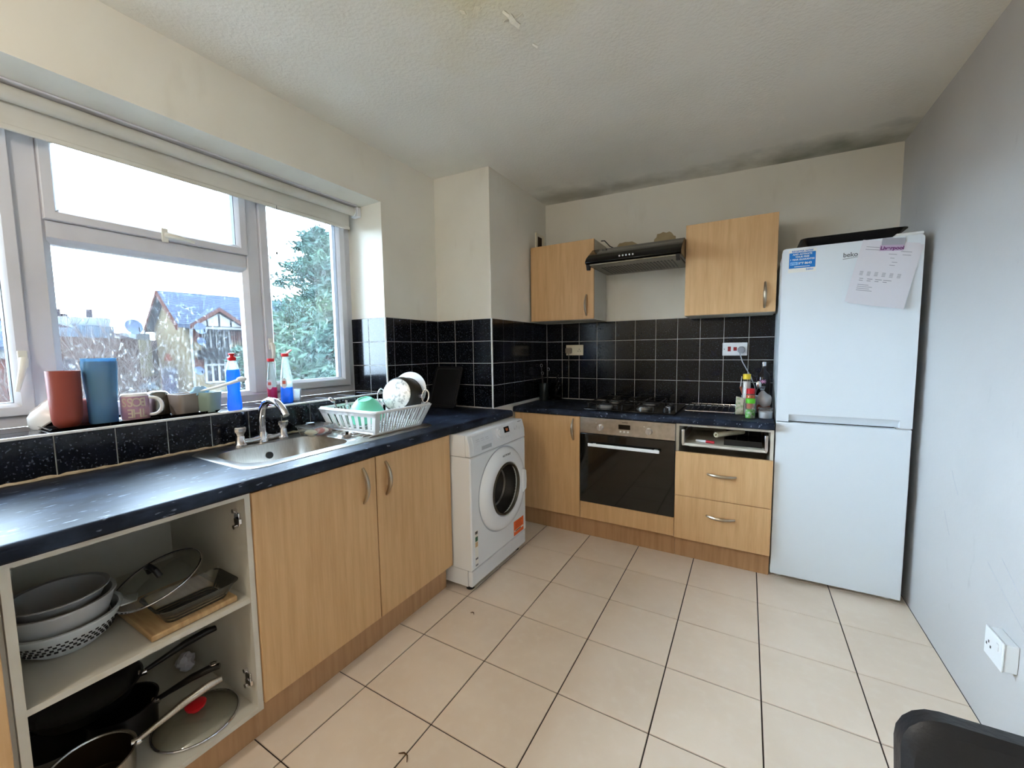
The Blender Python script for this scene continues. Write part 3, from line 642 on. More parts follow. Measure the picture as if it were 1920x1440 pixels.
# drawer contents
mk = thing('marker_pen', 'white and red marker pen lying in the open drawer', 'pen', (1.03,1.0,.725))
MB().cyl((.985,1.01,.7265),(1.04,1.0,.7265),.008,n=16).build('barrel', M['white'], mk); MB().cyl((1.04,1.0,.7265),(1.085,.992,.7265),.0085,n=16).build('cap', P('red_plastic', S(190,40,56), .35), mk)
pt = MB(); n = 20
for rr_ in (.0145, .0105): pass
F = frame_to((1.095,.985,.768), (1,0,0), (0,0,1)); 
tubeM = frame_to((1.092,.985,.7745), Vector((.75,-.6,0)), Vector((0,0,1)))
pt = MB(tubeM).lathe([(.010,0),(.0145,0),(.0145,-.22),(.010,-.22),(.010,0)], 24)
tag(pt.build('plastic_tube', M['offwhite'], base=(1.12,1.05,.72)), 'cream hollow plastic tube lying in the open drawer', 'tube')
mt = thing('cutlery_tray', 'black plastic cutlery tray at the right of the open drawer', 'tray', (1.25,1.1,.719))
B(1.135,1.325,.99,1.32,.7185,.722).build('tray_base', M['black'], mt)
for x in (1.135,1.196,1.258,1.322): B(x,x+.003,.99,1.32,.722,.758).build('divider', M['black'], mt)
for y in (.99,1.317): B(1.138,1.322,y,y+.003,.722,.752).build('end_wall', M['black'], mt)
# wall cupboards
def wallcab(x0, x1, z0, z1, hx, label):
    t = thing('wall_cabinet', label, 'cabinet', ((x0+x1)/2,1.35,z0)); carcass(t, 'x', x0, x1, 1.219, YB-.002 if z0 > 1.5 else 1.4985, z0, z1)
    d = B(x0-.001,x1+.001,1.199,1.218,z0+.002,z1).build('door', M['beech'], t, bev=.0015); bow_handle((hx,1.199,z0+.027),(hx,1.199,z0+.175),(0,-1,0),d); return t
wallcab(-.222, .2765, 1.500, 2.062, .224, 'beech wall cabinet left of the cooker hood against the boxed corner')
wallcab(.882, 1.372, 1.487, 2.052, 1.317, 'beech wall cabinet between cooker hood and fridge')
# ---- cooker hood
hd = thing('cooker_hood', 'black visor cooker hood mounted between the wall cabinets', 'cooker hood', (.58,1.3,1.845))
hx0, hx1 = .279, .879
MB().prism([(YB-.002,1.852),(YB-.002,1.985),(1.165,1.972),(1.036,1.893),(1.014,1.868),(1.012,1.856),(1.03,1.848)], 'x', hx0, hx1).build('hood_body', M['blackgloss'], hd, bev=.003)
M['filter'] = P('grease_filter', S(120,116,104), .35, metal=.6, var=(S(84,80,66), 20, (1,6,1), .4, .65, .8))
vz = B(hx0+.03,hx1-.03,1.02,1.12,1.838,1.8475).build('visor', M['filter'], hd, bev=.002)
fl = B(hx0+.02,hx1-.02,1.122,1.46,1.842,1.8515).build('filter_panel', M['filter'], hd)
for i in range(22): B(hx0+.07+i*.0215,hx0+.08+i*.0215,1.15,1.40,1.8395,1.8425).build('filter_slot', M['black'], fl)
for x in (hx0+.006, hx1-.030): MB().prism([(1.016,1.848),(1.06,1.848),(1.05,1.812),(1.03,1.812)], 'x', x, x+.022).build('visor_clip', M['black'], hd, bev=.002)
M['buttonlight'] = P('hood_button', S(225,230,235), .3)
nrm = Vector((0,-.079,.129)).normalized()
for i in range(5):
    x = .509+.021*i; MB().cyl((x,1.0215,1.877),(x,1.0165,1.880),.0052,n=14).build('button', M['buttonlight'], hd)
tag(MB().tube([(.30,1.30,2.062),(.33,1.28,2.055),(.37,1.28,2.01),(.42,1.30,1.985)], .004, 6).build('power_cable', M['black'], base=(.30,1.30,2.06)), 'black power cable from wall cabinet top to cooker hood', 'cable')
vb = thing('wall_box', 'small open cream wall box with dark opening above the corner cupboard', 'wall box', (BX,1.40,2.10))
m = MB(); 
for a in ((1.31,1.335,2.075,2.205),(1.425,1.45,2.075,2.205),(1.335,1.425,2.185,2.205),(1.335,1.425,2.075,2.09)): m.box(BX,BX+.012,*a)
m.build('frame', M['offwhite'], vb); B(BX,BX+.004,1.335,1.425,2.09,2.185).build('opening', P('dark_hole', S(58,44,30), .9), vb)
# ---- built-in oven
ov_ = thing('built_in_oven', 'stainless steel built-in electric oven with black glass door', 'oven', (.58,1.2,.256))
B(.284,.8735,CY0+.004,1.46,.258,.832).build('oven_body', M['black'], ov_)
pn = B(.279,.8785,.924,.952,.728,CB-.003).build('control_panel', M['steel'], ov_, bev=.002)
B(.279,.8785,.922,.950,.257,.7255).build('oven_door', M['ovenglass'], ov_, bev=.002)
for x in (.42,.727):
    kb = MB().cyl((x,.924,.773),(x,.900,.773),.021,.018,n=28).build('control_knob', M['aluminium'], pn); B(x-.004,x+.004,.893,.901,.755,.791).build('knob_grip', M['aluminium'], kb, bev=.001)
ds = B(.538,.612,.9225,.9245,.772,.802).build('display', M['blackgloss'], pn)
for x in (.551,.575,.599): MB().cyl((x,.924,.757),(x,.919,.757),.006,n=14).build('button', M['whiteplastic'], pn)
for x in (.42,.727): MB().cyl((x-.03,.924,.80),(x-.03,.9232,.80),.003,n=10).build('indicator', M['whiteplastic'], pn)
B(.560,.597,.9232,.9245,.815,.8175).build('brand_mark', M['odark'], pn)
hh = B(.344,.795,.888,.897,.648,.668).build('oven_handle', M['whiteplastic'], ov_, bev=.003)
for x in (.37,.76): B(x,x+.02,.897,.923,.652,.664).build('handle_bracket', M['whiteplastic'], hh)
# ---- gas hob
hb = thing('gas_hob', 'black gas hob with pan supports set in the back worktop', 'hob', (.58,1.2,ZB))
B(.29,.87,.96,1.46,ZB,ZB+.010).build('hob_plate', M['blackgloss'], hb, bev=.004)
hz = ZB+.010; M['burnerm'] = P('burner_cap', S(170,168,164), .3, metal=.9)
for i, (x, y, r_) in enumerate(((.40,1.09,.045),(.40,1.34,.034),(.655,1.09,.034),(.655,1.34,.045))):
    bn = MB().lathe([(0,0),(r_+.012,0),(r_+.008,.008),(r_,.010),(r_,.016),(0,.016)], 28, (x,y,hz)).build('burner_base', M['burnerm'], hb)
    MB().lathe([(r_*.85,.016),(r_*.85,.021),(r_*.7,.024),(0,.025)], 28, (x,y,hz)).build('burner_cap', M['blackmetal'], bn)
for x0, x1 in ((.305,.515),(.535,.745)):
    gr = MB(); z = hz+.036; lp = rrect(x0, x1, .985, 1.445, .02, 3, z); gr.tube(lp, .0045, 6, closed=True)
    cx = (x0+x1)/2; ps = gr.build('pan_support', M['blackmetal'], hb)
    for cy in (1.09, 1.34):
        for dx, dy in ((1,0),(-1,0),(0,1),(0,-1)):
            e = (x1 if dx > 0 else x0, cy, z) if dx else (cx, (1.215 if (cy < 1.2)==(dy > 0) else (1.445 if dy > 0 else .985)), z)
            MB().tube([(cx+dx*.025, cy+dy*.025, z+.003), e], .004, 6).build('finger', M['blackmetal'], ps)
    MB().tube([(x0,1.215,z),(x1,1.215,z)], .0045, 6).build('cross_bar', M['blackmetal'], ps)
    for x in (x0+.006,x1-.006):
        for y in (1.0,1.43): MB().cyl((x,y,hz),(x,y,z),.005,n=8).build('foot', M['rubber'], ps)
for i in range(4): 
    kb = MB().cyl((.805,1.03+i*.08,hz),(.805,1.03+i*.08,hz+.022),.018,.016,n=24).build('control_knob', M['aluminium'] if i == 1 else M['black'], hb); B(.802,.808,1.016+i*.08,1.044+i*.08,hz+.021,hz+.027).build('knob_grip', M['black'], kb)
# ---- loose oven rack
gr = thing('wire_rack', 'chrome wire grill rack standing on the worktop beside the hob', 'rack', (1.05,1.25,ZB))
rz = ZB+.022; gx0, gx1, gy0, gy1 = .905, 1.185, 1.06, 1.44
MB().tube(rrect(gx0,gx1,gy0,gy1,.012,3,rz), .0038, 8, closed=True).build('rim_wire', M['chrome'], gr)
for i in range(1, 8): x = gx0+(gx1-gx0)*i/8; MB().tube([(x,gy0,rz),(x,gy1,rz)], .0030, 6).build('cross_wire', M['chrome'], gr)
for x in (gx0+.02,gx1-.02):
    for y in (gy0,gy1): MB().tube([(x,y,rz),(x,y,ZB+.003)], .003, 6).build('foot', M['chrome'], gr)
# ---- washing machine
wm = thing('washing_machine', 'white front-loading washing machine under the worktop end', 'washing machine', (-.24,.31,0))
wx, wy0, wy1 = .022, .022, .618
MB().box(-.52,wx-.13,wy0,wy1,.035,.848).box(wx-.13,wx-.031,wy0,wy1,.735,.848).box(wx-.13,wx-.031,wy0,wy1,.035,.122).build('cabinet_body', M['white'], wm)
cy_, cz_, rr0 = .336, .483, .150; angs = sorted([2*math.pi*i/72 for i in range(72)]+[math.atan2(z-cz_, y-cy_) % (2*math.pi) for y in (wy0,wy1) for z in (.125,.732)])
def rpt(a, x, ins=0):
    c, s_ = math.cos(a), math.sin(a); t = min(((wy1-ins-cy_)/c if c > 1e-9 else 1e9), ((wy0+ins-cy_)/c if c < -1e-9 else 1e9), ((.732-ins-cz_)/s_ if s_ > 1e-9 else 1e9), ((.125+ins-cz_)/s_ if s_ < -1e-9 else 1e9))
    return (x, cy_+c*t, cz_+s_*t)
cpt = lambda a, x: (x, cy_+rr0*math.cos(a), cz_+rr0*math.sin(a))
MB().loft([[rpt(a,wx-.13) for a in angs],[rpt(a,wx-.006) for a in angs],[rpt(a,wx,.006) for a in angs],[cpt(a,wx) for a in angs],[cpt(a,wx-.129) for a in angs]], False, False).build('front_panel', M['white'], wm)
B(wx-.0305,wx-.002,wy0,wy1,.035,.122).build('kick_panel', M['white'], wm, bev=.008)
cp = MB().prism([(wx-.031,.735),(wx,.735),(wx-.003,.79),(wx-.018,.846),(wx-.031,.851)], 'y', wy0, wy1).build('control_panel', M['white'], wm, bev=.004)
sl2 = Vector((-.015,0,.056)).normalized()           # slope of the panel face
def wface(y, z):                                    # point on the sloped face
    x = wx-.0005-.003*(z-.735)/.055 if z < .79 else wx-.0025-.015*(z-.79)/.056
    return Vector((x, y, z))
M['wline'] = P('grey_panel_line', S(176,180,186), .5); M['wtint'] = P('drawer_plastic', S(226,229,233), .35)
def wpatch(y0, y1, z0, z1, mat, name, parent, t=.002):
    a, b, c, d_ = wface(y0,z0), wface(y1,z0), wface(y1,z1), wface(y0,z1); n_ = Vector((1,0,.27)).normalized()*t
    return MB().loft([[a-n_,b-n_,c-n_,d_-n_],[a+n_,b+n_,c+n_,d_+n_]]).build(name, M[mat], parent, bev=.0008)
dw = wpatch(.055,.245,.745,.79,'wtint','detergent_drawer',cp,.003); wpatch(.055,.245,.791,.836,'wtint','drawer_top',dw,.003)
wpatch(.13,.225,.752,.772,'wline','drawer_grip',dw,.0045)
for k in range(3): wpatch(.085+.045*k,.115+.045*k,.812,.814,'wline','drawer_text',dw,.0036); wpatch(.085+.045*k,.118+.045*k,.803,.8045,'wline','drawer_text',dw,.0036)
c_ = wface(.315,.808); n_ = Vector((1,0,.27)).normalized()
kb = MB().cyl(c_, c_+n_*.012, .030, .028, n=32).build('dial_ring', M['wtint'], cp); MB().cyl(c_+n_*.012, c_+n_*.02, .021, .019, n=32).build('dial', M['white'], kb)
dsp = wpatch(.378,.432,.800,.833,'blackgloss','display',cp,.003)
M['led'] = P('amber_digits', S(220,120,60), .4); wpatch(.394,.402,.808,.824,'led','digit',dsp,.0038); wpatch(.408,.416,.808,.824,'led','digit',dsp,.0038)
for k in range(4): q = wface(.375+.022*k,.778); MB().cyl(q,q+n_*.004,.006,n=14).build('button', M['wtint'], cp)
for k in range(4): q = wface(.47+.03*k,.815-.012*(k%2)); MB().cyl(q,q+n_*.004,.007,n=14).build('button', M['wtint'], cp)
wpatch(.55,.59,.838,.8405,'odark','brand_mark',cp,.0008)
dc = Vector((wx,.336,.483)); DM = frame_to(dc, (0,1,0), (0,0,1))       # local z = +x
dd = thing('tmp','x','x'); bpy.data.objects.remove(dd)
door = MB(DM).lathe([(.150,-.004),(.150,.02),(.158,.034),(.185,.040),(.218,.034),(.236,.016),(.240,0),(.240,-.004)], 56).build('door_ring', M['white'], wm)
MB(DM).lathe([(.247,-.002),(.247,.0008),(.241,.0015),(.238,-.002)], 56).build('door_seam', M['wline'], door)
MB(DM).lathe([(0,-.10),(.06,-.10),(.10,-.095),(.128,-.06),(.150,.004),(.153,.02),(.148,.028),(.147,.015)], 48).build('porthole', P('smoked_porthole', S(46,44,42), .14, spec=.35), door)
MB(DM).lathe([(.152,.018),(.150,.034),(.142,.036),(.138,.024)], 48).build('porthole_rim', P('smoked_rim', S(86,82,74), .2, metal=.4), door)
MB(DM).lathe([(.112,-.06),(.116,-.05),(.118,-.06)], 40).build('drum_lip', M['aluminium'], door)
MB(DM).prism([(.172,-.075),(.216,-.06),(.222,0),(.216,.06),(.172,.075),(.166,0)], 'z', .026, .046).build('door_grip', M['whiteplastic'], door, bev=.008, seg=3)
for sy in (-1,1): MB(DM).tube([(.163,sy*.079,.034),(.19,sy*.074,.041),(.232,sy*.06,.026)], .0022, 6).build('grip_seam', M['wline'], door)
lettering('HOTPOINT', DM @ Matrix.Translation((-.012,.198,.0395)) , .017, M['odark'], door, align='CENTER')
M['orange'] = P('orange_label', S(232,98,34), .5); M['ink'] = P('dark_ink', S(40,34,34), .6); M['labelwhite'] = P('label_white', S(236,234,226), .5)
ol = B(wx,wx+.0008,.462,.585,.137,.228).build('orange_sticker', M['orange'], wm); tag(ol, 'orange rectangular advice sticker')
B(wx+.0008,wx+.0012,.468,.581,.160,.170).build('sticker_band', M['labelwhite'], ol)
for k in range(4): B(wx+.0008,wx+.0012,.478+.004*(k%2),.565-.006*(k%3),.180+.011*k,.185+.011*k).build('sticker_line', P('dark_orange', S(190,70,20), .5) if k == 0 else bpy.data.materials['dark_orange'], ol)
B(wx+.0008,wx+.0014,.478,.55,.162,.168).build('sticker_line', M['ink'], ol)
el = B(wx,wx+.0008,.050,.078,.135,.335).build('energy_sticker', M['labelwhite'], wm); tag(el, 'narrow white energy label strip')
for z0, z1, c in ((.315,.33,S(60,60,66)),(.275,.30,S(60,120,90)),(.245,.272,S(214,180,130)),(.175,.185,S(110,110,116)),(.14,.15,S(130,130,136))):
    B(wx+.0008,wx+.0012,.053,.075,z0,z1).build('energy_band', P('energy_band', c, .5), el)
for y in (wy0+.05,wy1-.05):
    for x in (-.48,-.03): MB().cyl((x,y,0),(x,y,.036),.022,.018,n=18).build('foot', M['rubber'], wm)
# ---- fridge freezer
fr = thing('fridge_freezer', 'tall white two-door fridge freezer beside the right wall', 'fridge', (1.655,1.22,0))
FX0, FX1, FY = 1.383, 1.925, .948
M['fwhite'] = P('white_fridge', S(226,232,236), .32, spec=.5, bump=(160,.02))
B(FX0+.004,FX1-.004,FY+.055,1.495,.03,1.772).build('cabinet_body', M['fwhite'], fr, bev=.006)
B(FX0+.006,FX1-.006,FY+.046,FY+.056,.04,1.768).build('door_seal', M['upvc_dark'], fr)
m = MB(); z0, zr = .886, .925; rx0, rx1 = 1.438, 1.880
m.prism([(FX0,zr),(FX1,zr),(FX1,1.770)]+[(FX1-.016+.016*math.cos(math.radians(a)),1.772+.016*math.sin(math.radians(a))) for a in (0,30,60,90)]+[(FX0+.016+.016*math.cos(math.radians(a)),1.772+.016*math.sin(math.radians(a))) for a in (90,120,150,180)], 'y', FY, FY+.046)
m.box(FX0,rx0,FY,FY+.046,z0,zr).box(rx1,FX1,FY,FY+.046,z0,zr)
ud_ = m.build('upper_door', M['fwhite'], fr)
MB().prism([(FY+.004,zr),(FY+.046,zr),(FY+.046,z0),(FY+.030,z0),(FY+.026,z0+.012)], 'x', rx0, rx1).build('handle_recess', M['fwhite'], ud_)
B(FX0,FX1,FY,FY+.046,.032,.880).build('lower_door', M['fwhite'], fr, bev=.004, seg=3)
for x in (FX0+.04,FX1-.04): MB().cyl((x,FY+.08,0),(x,FY+.08,.032),.02,n=16).build('foot', M['whiteplastic'], fr); MB().cyl((x,1.45,0),(x,1.45,.032),.02,n=16).build('foot', M['whiteplastic'], fr)
B(FX1-.10,FX1-.002,FY+.004,FY+.10,1.7885,1.803).build('hinge_cover', M['whiteplastic'], fr, bev=.005)
B(FX1-.055,FX1-.003,FY+.006,FY+.044,.8805,.8855).build('mid_hinge', M['aluminium'], fr)
VM = lambda x, z: frame_to((x,FY-.0006,z), (1,0,0), (0,0,1))
M['grey'] = P('logo_grey', S(96,100,106), .4)
lettering('beko', VM(1.632,1.717), .030, M['grey'], ud_, name='logo', sx=.95, bold=.0004)
MB().loft([[(1.632,FY-.001,1.706),(1.69,FY-.001,1.7125),(1.69,FY-.001,1.714),(1.632,FY-.001,1.7085)],[(1.632,FY+.001,1.706),(1.69,FY+.001,1.7125),(1.69,FY+.001,1.714),(1.632,FY+.001,1.7085)]]).build('logo_underline', M['grey'], ud_)
M['sblue'] = P('sticker_blue', S(20,120,200), .45)
sk = B(1.409,1.526,FY-.0008,FY,1.664,1.778).build('guarantee_sticker', M['labelwhite'], ud_); tag(sk, 'blue and white guarantee sticker')
B(1.412,1.523,FY-.0012,FY-.0008,1.685,1.763).build('sticker_panel', M['sblue'], sk)
SM = lambda x, z: frame_to((x,FY-.0014,z), (1,0,0), (0,0,1))
lettering('REGISTER NOW', SM(1.4675,1.7655), .0125, M['sblue'], sk, align='CENTER', bold=.0003)
for s_, z, sz in (('AND ACTIVATE',1.7505,.0115),('YOUR FREE',1.7375,.0115),('1 YEAR GUARANTEE',1.7245,.0112)): lettering(s_, SM(1.4675,z), sz, M['labelwhite'], sk, align='CENTER', bold=.0003)
B(1.417,1.449,FY-.0014,FY-.0012,1.7015,1.7165).build('number_box', P('light_blue', S(150,200,236), .5), sk)
lettering('0800', frame_to((1.4185,FY-.0016,1.704), (1,0,0), (0,0,1)), .0125, M['sblue'], sk, bold=.0003); lettering('597 8643', SM(1.4515,1.7035), .0150, M['labelwhite'], sk, bold=.0004)
B(1.435,1.50,FY-.0014,FY-.0012,1.691,1.694).build('sticker_line', M['labelwhite'], sk)
lettering('beko', SM(1.485,1.672), .015, M['sblue'], sk, bold=.0002); B(1.414,1.475,FY-.0014,FY-.0008,1.672,1.676).build('sticker_line', M['labelwhite'], sk)
# paper and magnet on the door
M['paper'] = P('printed_paper', S(222,219,224), .7); M['print'] = P('grey_print', S(150,150,156), .7)
pc = Vector((1.806,FY-.0008,1.757)); px_ = Vector((.979,0,-.204)); pz_ = Vector((-.214,0,-.977))   # page axes: across, down
def page(y, shift, name, mat, w=.210, h=.297, curl=.028, o=None):
    m = MB(); L = []
    for k in range(7):
        t = k/6; q = pc - px_*(w/2) + pz_*(h*t-.012)+shift; yy = y-curl*t*t; 
        L.append([(q+px_*(w*i/4)).to_tuple()[0:1]+(yy,)+((q+px_*(w*i/4)).z,) for i in range(5)])
    vs = [p for l in L for p in l]; n = len(vs); vs += [(p[0],p[1]+.0005,p[2]) for p in vs]; fs = []
    for k in range(6):
        for i in range(4): a = k*5+i; fs += [(a,a+1,a+6,a+5),(n+a+5,n+a+6,n+a+1,n+a)]
    m.add(vs, fs); return m
def pg_bits(parent, y, shift):
    def line(u0, u1, t, hh, mat='print'):
        q0 = pc-px_*.105+pz_*(.297*t-.012)+shift; yy = y-.028*t*t-.0006; a = q0+px_*u0; b = q0+px_*u1; d_ = pz_*hh
        MB().loft([[(a.x,yy,a.z),(b.x,yy,b.z),(b.x+d_.x,yy-.056*t*hh/.297,b.z+d_.z),(a.x+d_.x,yy-.056*t*hh/.297,a.z+d_.z)],[(a.x,yy+.0003,a.z),(b.x,yy+.0003,b.z),(b.x+d_.x,yy+.0003-.056*t*hh/.297,b.z+d_.z),(a.x+d_.x,yy+.0003-.056*t*hh/.297,a.z+d_.z)]]).build('print_line', M[mat], parent)
    random.seed(3)
    for t, segs in ((.10,((.02,.07),)),(.14,((.02,.09),(.15,.19))),(.19,((.11,.14),(.16,.19))),(.25,((.12,.135),)),(.31,((.13,.15),)),(.36,((.125,.145),))):
        for a, b in segs: line(a, b, t, .0022)
    for k in range(6): 
        for j in range(4): line(.025+.028*k, .038+.028*k, .49+.018*j, .0022)
    for k in range(4): line(.03+.03*k, .045+.035*k, .60, .003); line(.03+.03*k, .045+.03*k, .63, .003)
    for j in range(4): line(.03, .06+.05*random.random(), .70+.03*j, .0025)
p1 = page(FY-.0012, Vector((.012,0,-.008)), 'paper', 'paper'); tag(p1.build('paper_sheet', M['paper'], base=(1.79,FY-.0012,1.47)), 'blank back sheet of the paper hung on the fridge door', 'paper')
p2 = page(FY-.0024, Vector((0,0,0)), 'paper', 'paper'); ps = tag(p2.build('paper_sheet', M['paper'], base=(1.79,FY-.0024,1.47)), 'printed letter page hung crookedly on the fridge door', 'paper'); pg_bits(ps, FY-.0024, Vector((0,0,0)))
M['purple'] = P('purple_magnet', S(120,60,120), .4); M['mgrey'] = P('magnet_grey', S(170,172,180), .4)
mg = thing('fridge_magnet', 'grey and purple souvenir magnet holding paper on the fridge', 'magnet', (1.812,FY-.004,1.74))
MM = frame_to((1.812,FY-.0034,1.745), (.99,0,-.10), (.10,0,.99))
MB(MM).box(-.040,.042,.004,.038,-.001,.003).build('magnet_plate', M['mgrey'], mg)
MB(MM).box(-.044,.040,-.020,.006,-.001,.0035).build('magnet_band', P('lilac', S(196,176,200), .5), mg)
lettering('Liverpool', MM @ Matrix.Translation((-.042,-.015,.004)), .022, M['purple'], mg, bold=.0008, ext=.0006)
# ---- roasting tins on the fridge
def tray_mesh(x0, x1, y0, y1, z0, h, fl, tilt, c):
    m = MB(Matrix.Translation(Vector(c)) @ Matrix.Rotation(math.radians(tilt), 4, 'X')); t = .002
    L = [rrect(x0-fl,x1+fl,y0-fl,y1+fl,.03,4,h), rrect(x0,x1,y0,y1,.02,4,0), rrect(x0+t,x1-t,y0+t,y1-t,.02,4,t), rrect(x0-fl+t,x1+fl-t,y0-fl+t,y1+fl-t,.03,4,h), rrect(x0-fl-.012,x1+fl+.012,y0-fl-.012,y1+fl+.012,.034,4,h), rrect(x0-fl-.012,x1+fl+.012,y0-fl-.012,y1+fl+.012,.034,4,h-.003)]
    return m.loft([L[5],L[0],L[1],L[2],L[3],L[4]], False, False).add(L[1], [tuple(range(len(L[1])))]).add(L[2], [tuple(range(len(L[2])))])
tag(tray_mesh(-.18,.16,-.13,.13,0,.012,.012,0,(1.64,1.14,1.7725)).build('baking_tray', P('worn_tray', S(66,48,38), .5, var=(S(30,24,22), 9, WHITE1, .4, .6, .9)), base=(1.64,1.14,1.7725)), 'shallow worn brown baking tray under the roasting tin on the fridge', 'tray')
tag(tray_mesh(-.17,.165,-.12,.12,0,.052,.03,0,(1.675,1.15,1.788)).build('roasting_tin', M['blackmetal'], base=(1.675,1.15,1.788)), 'deep black roasting tin on top of the fridge freezer', 'roasting tin')
# ------------------------------------------------------------------ sink, tap and what stands on the drainer
sk_ = thing('kitchen_sink', 'stainless steel inset sink with bowl and drainer under the window', 'sink', (-.40,-.45,ZT))
zs = ZT+.003
def lp(x0, x1, y0, y1, r_, z): return rrect(x0, x1, y0, y1, r_, 8, z)
m = MB(); ox0, ox1, oy0, oy1 = -.640, -.186, -.932, .012
bx0, bx1, by0, by1 = -.575, -.258, -.885, -.445
# deck around the bowl
deckL = [lp(ox0,ox1,oy0,oy1,.06,ZT+.0005), lp(ox0+.004,ox1-.004,oy0+.004,oy1-.004,.058,zs), lp(ox0+.012,ox1-.012,oy0+.012,oy1-.012,.055,zs-.0005)]
m.loft(deckL, False, False)
inner = lp(bx0-.012,bx1+.012,by0-.012,by1+.012,.105,zs-.001)
m.loft([deckL[2], inner, lp(bx0,bx1,by0,by1,.095,zs-.006), lp(bx0+.008,bx1-.008,by0+.008,by1-.008,.09,ZT-.07), lp(bx0+.022,bx1-.022,by0+.022,by1-.022,.075,ZT-.135), lp(bx0+.05,bx1-.05,by0+.05,by1-.05,.05,ZT-.15)], False, True)
m.build('sink_basin', M['steel'], sk_, ang=50)
MB().cyl((-.5715,-.655,.838),(-.5635,-.655,.8385),.015,n=24).build('overflow', M['black'], sk_)
MB().lathe([(0,0),(.032,0),(.036,.002),(.030,.003),(0,.001)], 24, (-.41,-.66,ZT-.1495)).build('waste', M['chrome'], sk_)
for k in range(9):
    x = -.575+.042*k; MB().tube([(x,-.39,zs-.001),(x,-.37,zs+.0015),(x,-.04,zs+.0015),(x,-.02,zs-.001)], [.002,.004,.004,.002], 8).build('drainer_rib', M['steel'], sk_)
tp = thing('mixer_tap', 'chrome swan-neck mixer tap with two turn handles behind the sink bowl', 'tap', (-.612,-.655,zs))
tx, ty = -.612, -.655
for y in (ty-.092, ty+.092):
    pl = MB().lathe([(0,0),(.024,0),(.024,.004),(.019,.010),(.017,.042),(.0,.042)], 24, (tx,y,zs)).build('pillar', M['chrome'], tp)
    MB().lathe([(.014,.042),(.016,.05),(.024,.062),(.026,.074),(.022,.080),(0,.082)], 10, (tx,y,zs)).build('turn_handle', M['chrome'], tp, ang=20)
MB().tube([(tx,ty-.092,zs+.016),(tx,ty-.045,zs+.013),(tx,ty,zs+.018),(tx,ty+.045,zs+.013),(tx,ty+.092,zs+.016)], [.011,.012,.017,.012,.011], 12).build('bridge_body', M['chrome'], tp)
MB().lathe([(.022,0),(.021,.02),(.018,.035),(.015,.045),(0,.045)], 24, (tx,ty,zs)).build('spout_base', M['chrome'], tp)
pts = [(tx,ty,zs+.02),(tx-.002,ty,.955),(tx+.001,ty,1.0),(tx+.014,ty,1.043),(tx+.042,ty,1.073),(tx+.078,ty,1.083),(tx+.118,ty,1.078),(tx+.152,ty,1.060),(tx+.174,ty,1.040)]
MB().tube(pts, [.0165,.016,.0155,.015,.015,.0148,.0145,.014,.0138], 14).build('swan_neck', M['chrome'], tp)
MB().cyl((tx+.170,ty,1.044),(tx+.186,ty,1.024),.0152,.0145,n=18).build('aerator', M['chrome'], tp)
# clear tub of leftovers
tb = thing('food_container', 'clear plastic food container with lid beside the draining rack', 'container', (-.52,-.455,zs))
L = [lp(-.580,-.482,-.505,-.400,.012,zs+.0005), lp(-.592,-.470,-.517,-.388,.014,zs+.042)]
MB().loft(L, True, False).build('tub', M['clearplastic'], tb)
MB().loft([lp(-.596,-.466,-.521,-.384,.015,zs+.042), lp(-.596,-.466,-.521,-.384,.015,zs+.047)]).build('lid', M['clearplastic'], tb)
random.seed(9)
M['meat'] = P('red_food', S(190,92,70), .5, var=(S(224,196,170), 40, WHITE1, .45, .6, 1)); M['rice'] = P('pale_food', S(226,206,164), .6)
MB().sphere((-.525,-.43,zs+.016), .03, (1.1,1.2,.5)).build('food', M['meat'], tb); MB().sphere((-.535,-.475,zs+.014), .028, (1.2,.9,.45)).build('food', M['rice'], tb)
tag(MB(Matrix.Translation((-.545,-.47,zs+.049))).lathe([(0,0),(.018,0),(.022,.003),(.018,.010),(0,.012)], 18).build('bottle_cap', M['black'], base=(-.545,-.47,zs+.048)), 'small black round cap on the food container lid', 'cap')
ss = thing('sink_strainer', 'small steel sink strainer lying on the drainer', 'strainer', (-.375,-.40,zs))
MB().lathe([(.0,.001),(.022,.001),(.024,.010),(.036,.012),(.036,.014),(.022,.012),(.020,.003),(0,.003)], 28, (-.36,-.412,zs)).build('basket', M['chrome'], ss); MB().lathe([(0,.003),(.006,.003),(.006,.018),(.009,.022),(0,.024)], 16, (-.36,-.412,zs)).build('knob', M['black'], ss)
# ---- draining rack
rk = thing('dish_rack', 'white plastic dish rack standing on the sink drainer', 'dish rack', (-.41,-.19,zs))
rz0, rz1 = zs+.006, 1.008
bx = (-.575,-.250,-.345,-.035); tx_ = (-.612,-.203,-.378,-.002)
def rkp(u, v, t):                                      # u,v in 0..1 on the plan, t height
    a = [bx[i]+(tx_[i]-bx[i])*t for i in range(4)]; return Vector((a[0]+(a[1]-a[0])*u, a[2]+(a[3]-a[2])*v, rz0+(rz1-rz0)*t))
MB().tube(rrect(tx_[0],tx_[1],tx_[2],tx_[3],.03,5,rz1), .0075, 8, closed=True).build('rim', M['whiteplastic'], rk)
MB().tube(rrect(bx[0],bx[1],bx[2],bx[3],.02,5,rz0), .006, 8, closed=True).build('base_ring', M['whiteplastic'], rk)
for k in range(1, 8): x = bx[0]+(bx[1]-bx[0])*k/8; MB().tube([(x,bx[2],rz0),(x,bx[3],rz0)], .004, 6).build('base_bar', M['whiteplastic'], rk)
for k in range(1, 6): y = bx[2]+(bx[3]-bx[2])*k/6; MB().tube([(bx[0],y,rz0),(bx[1],y,rz0)], .004, 6).build('base_bar', M['whiteplastic'], rk)
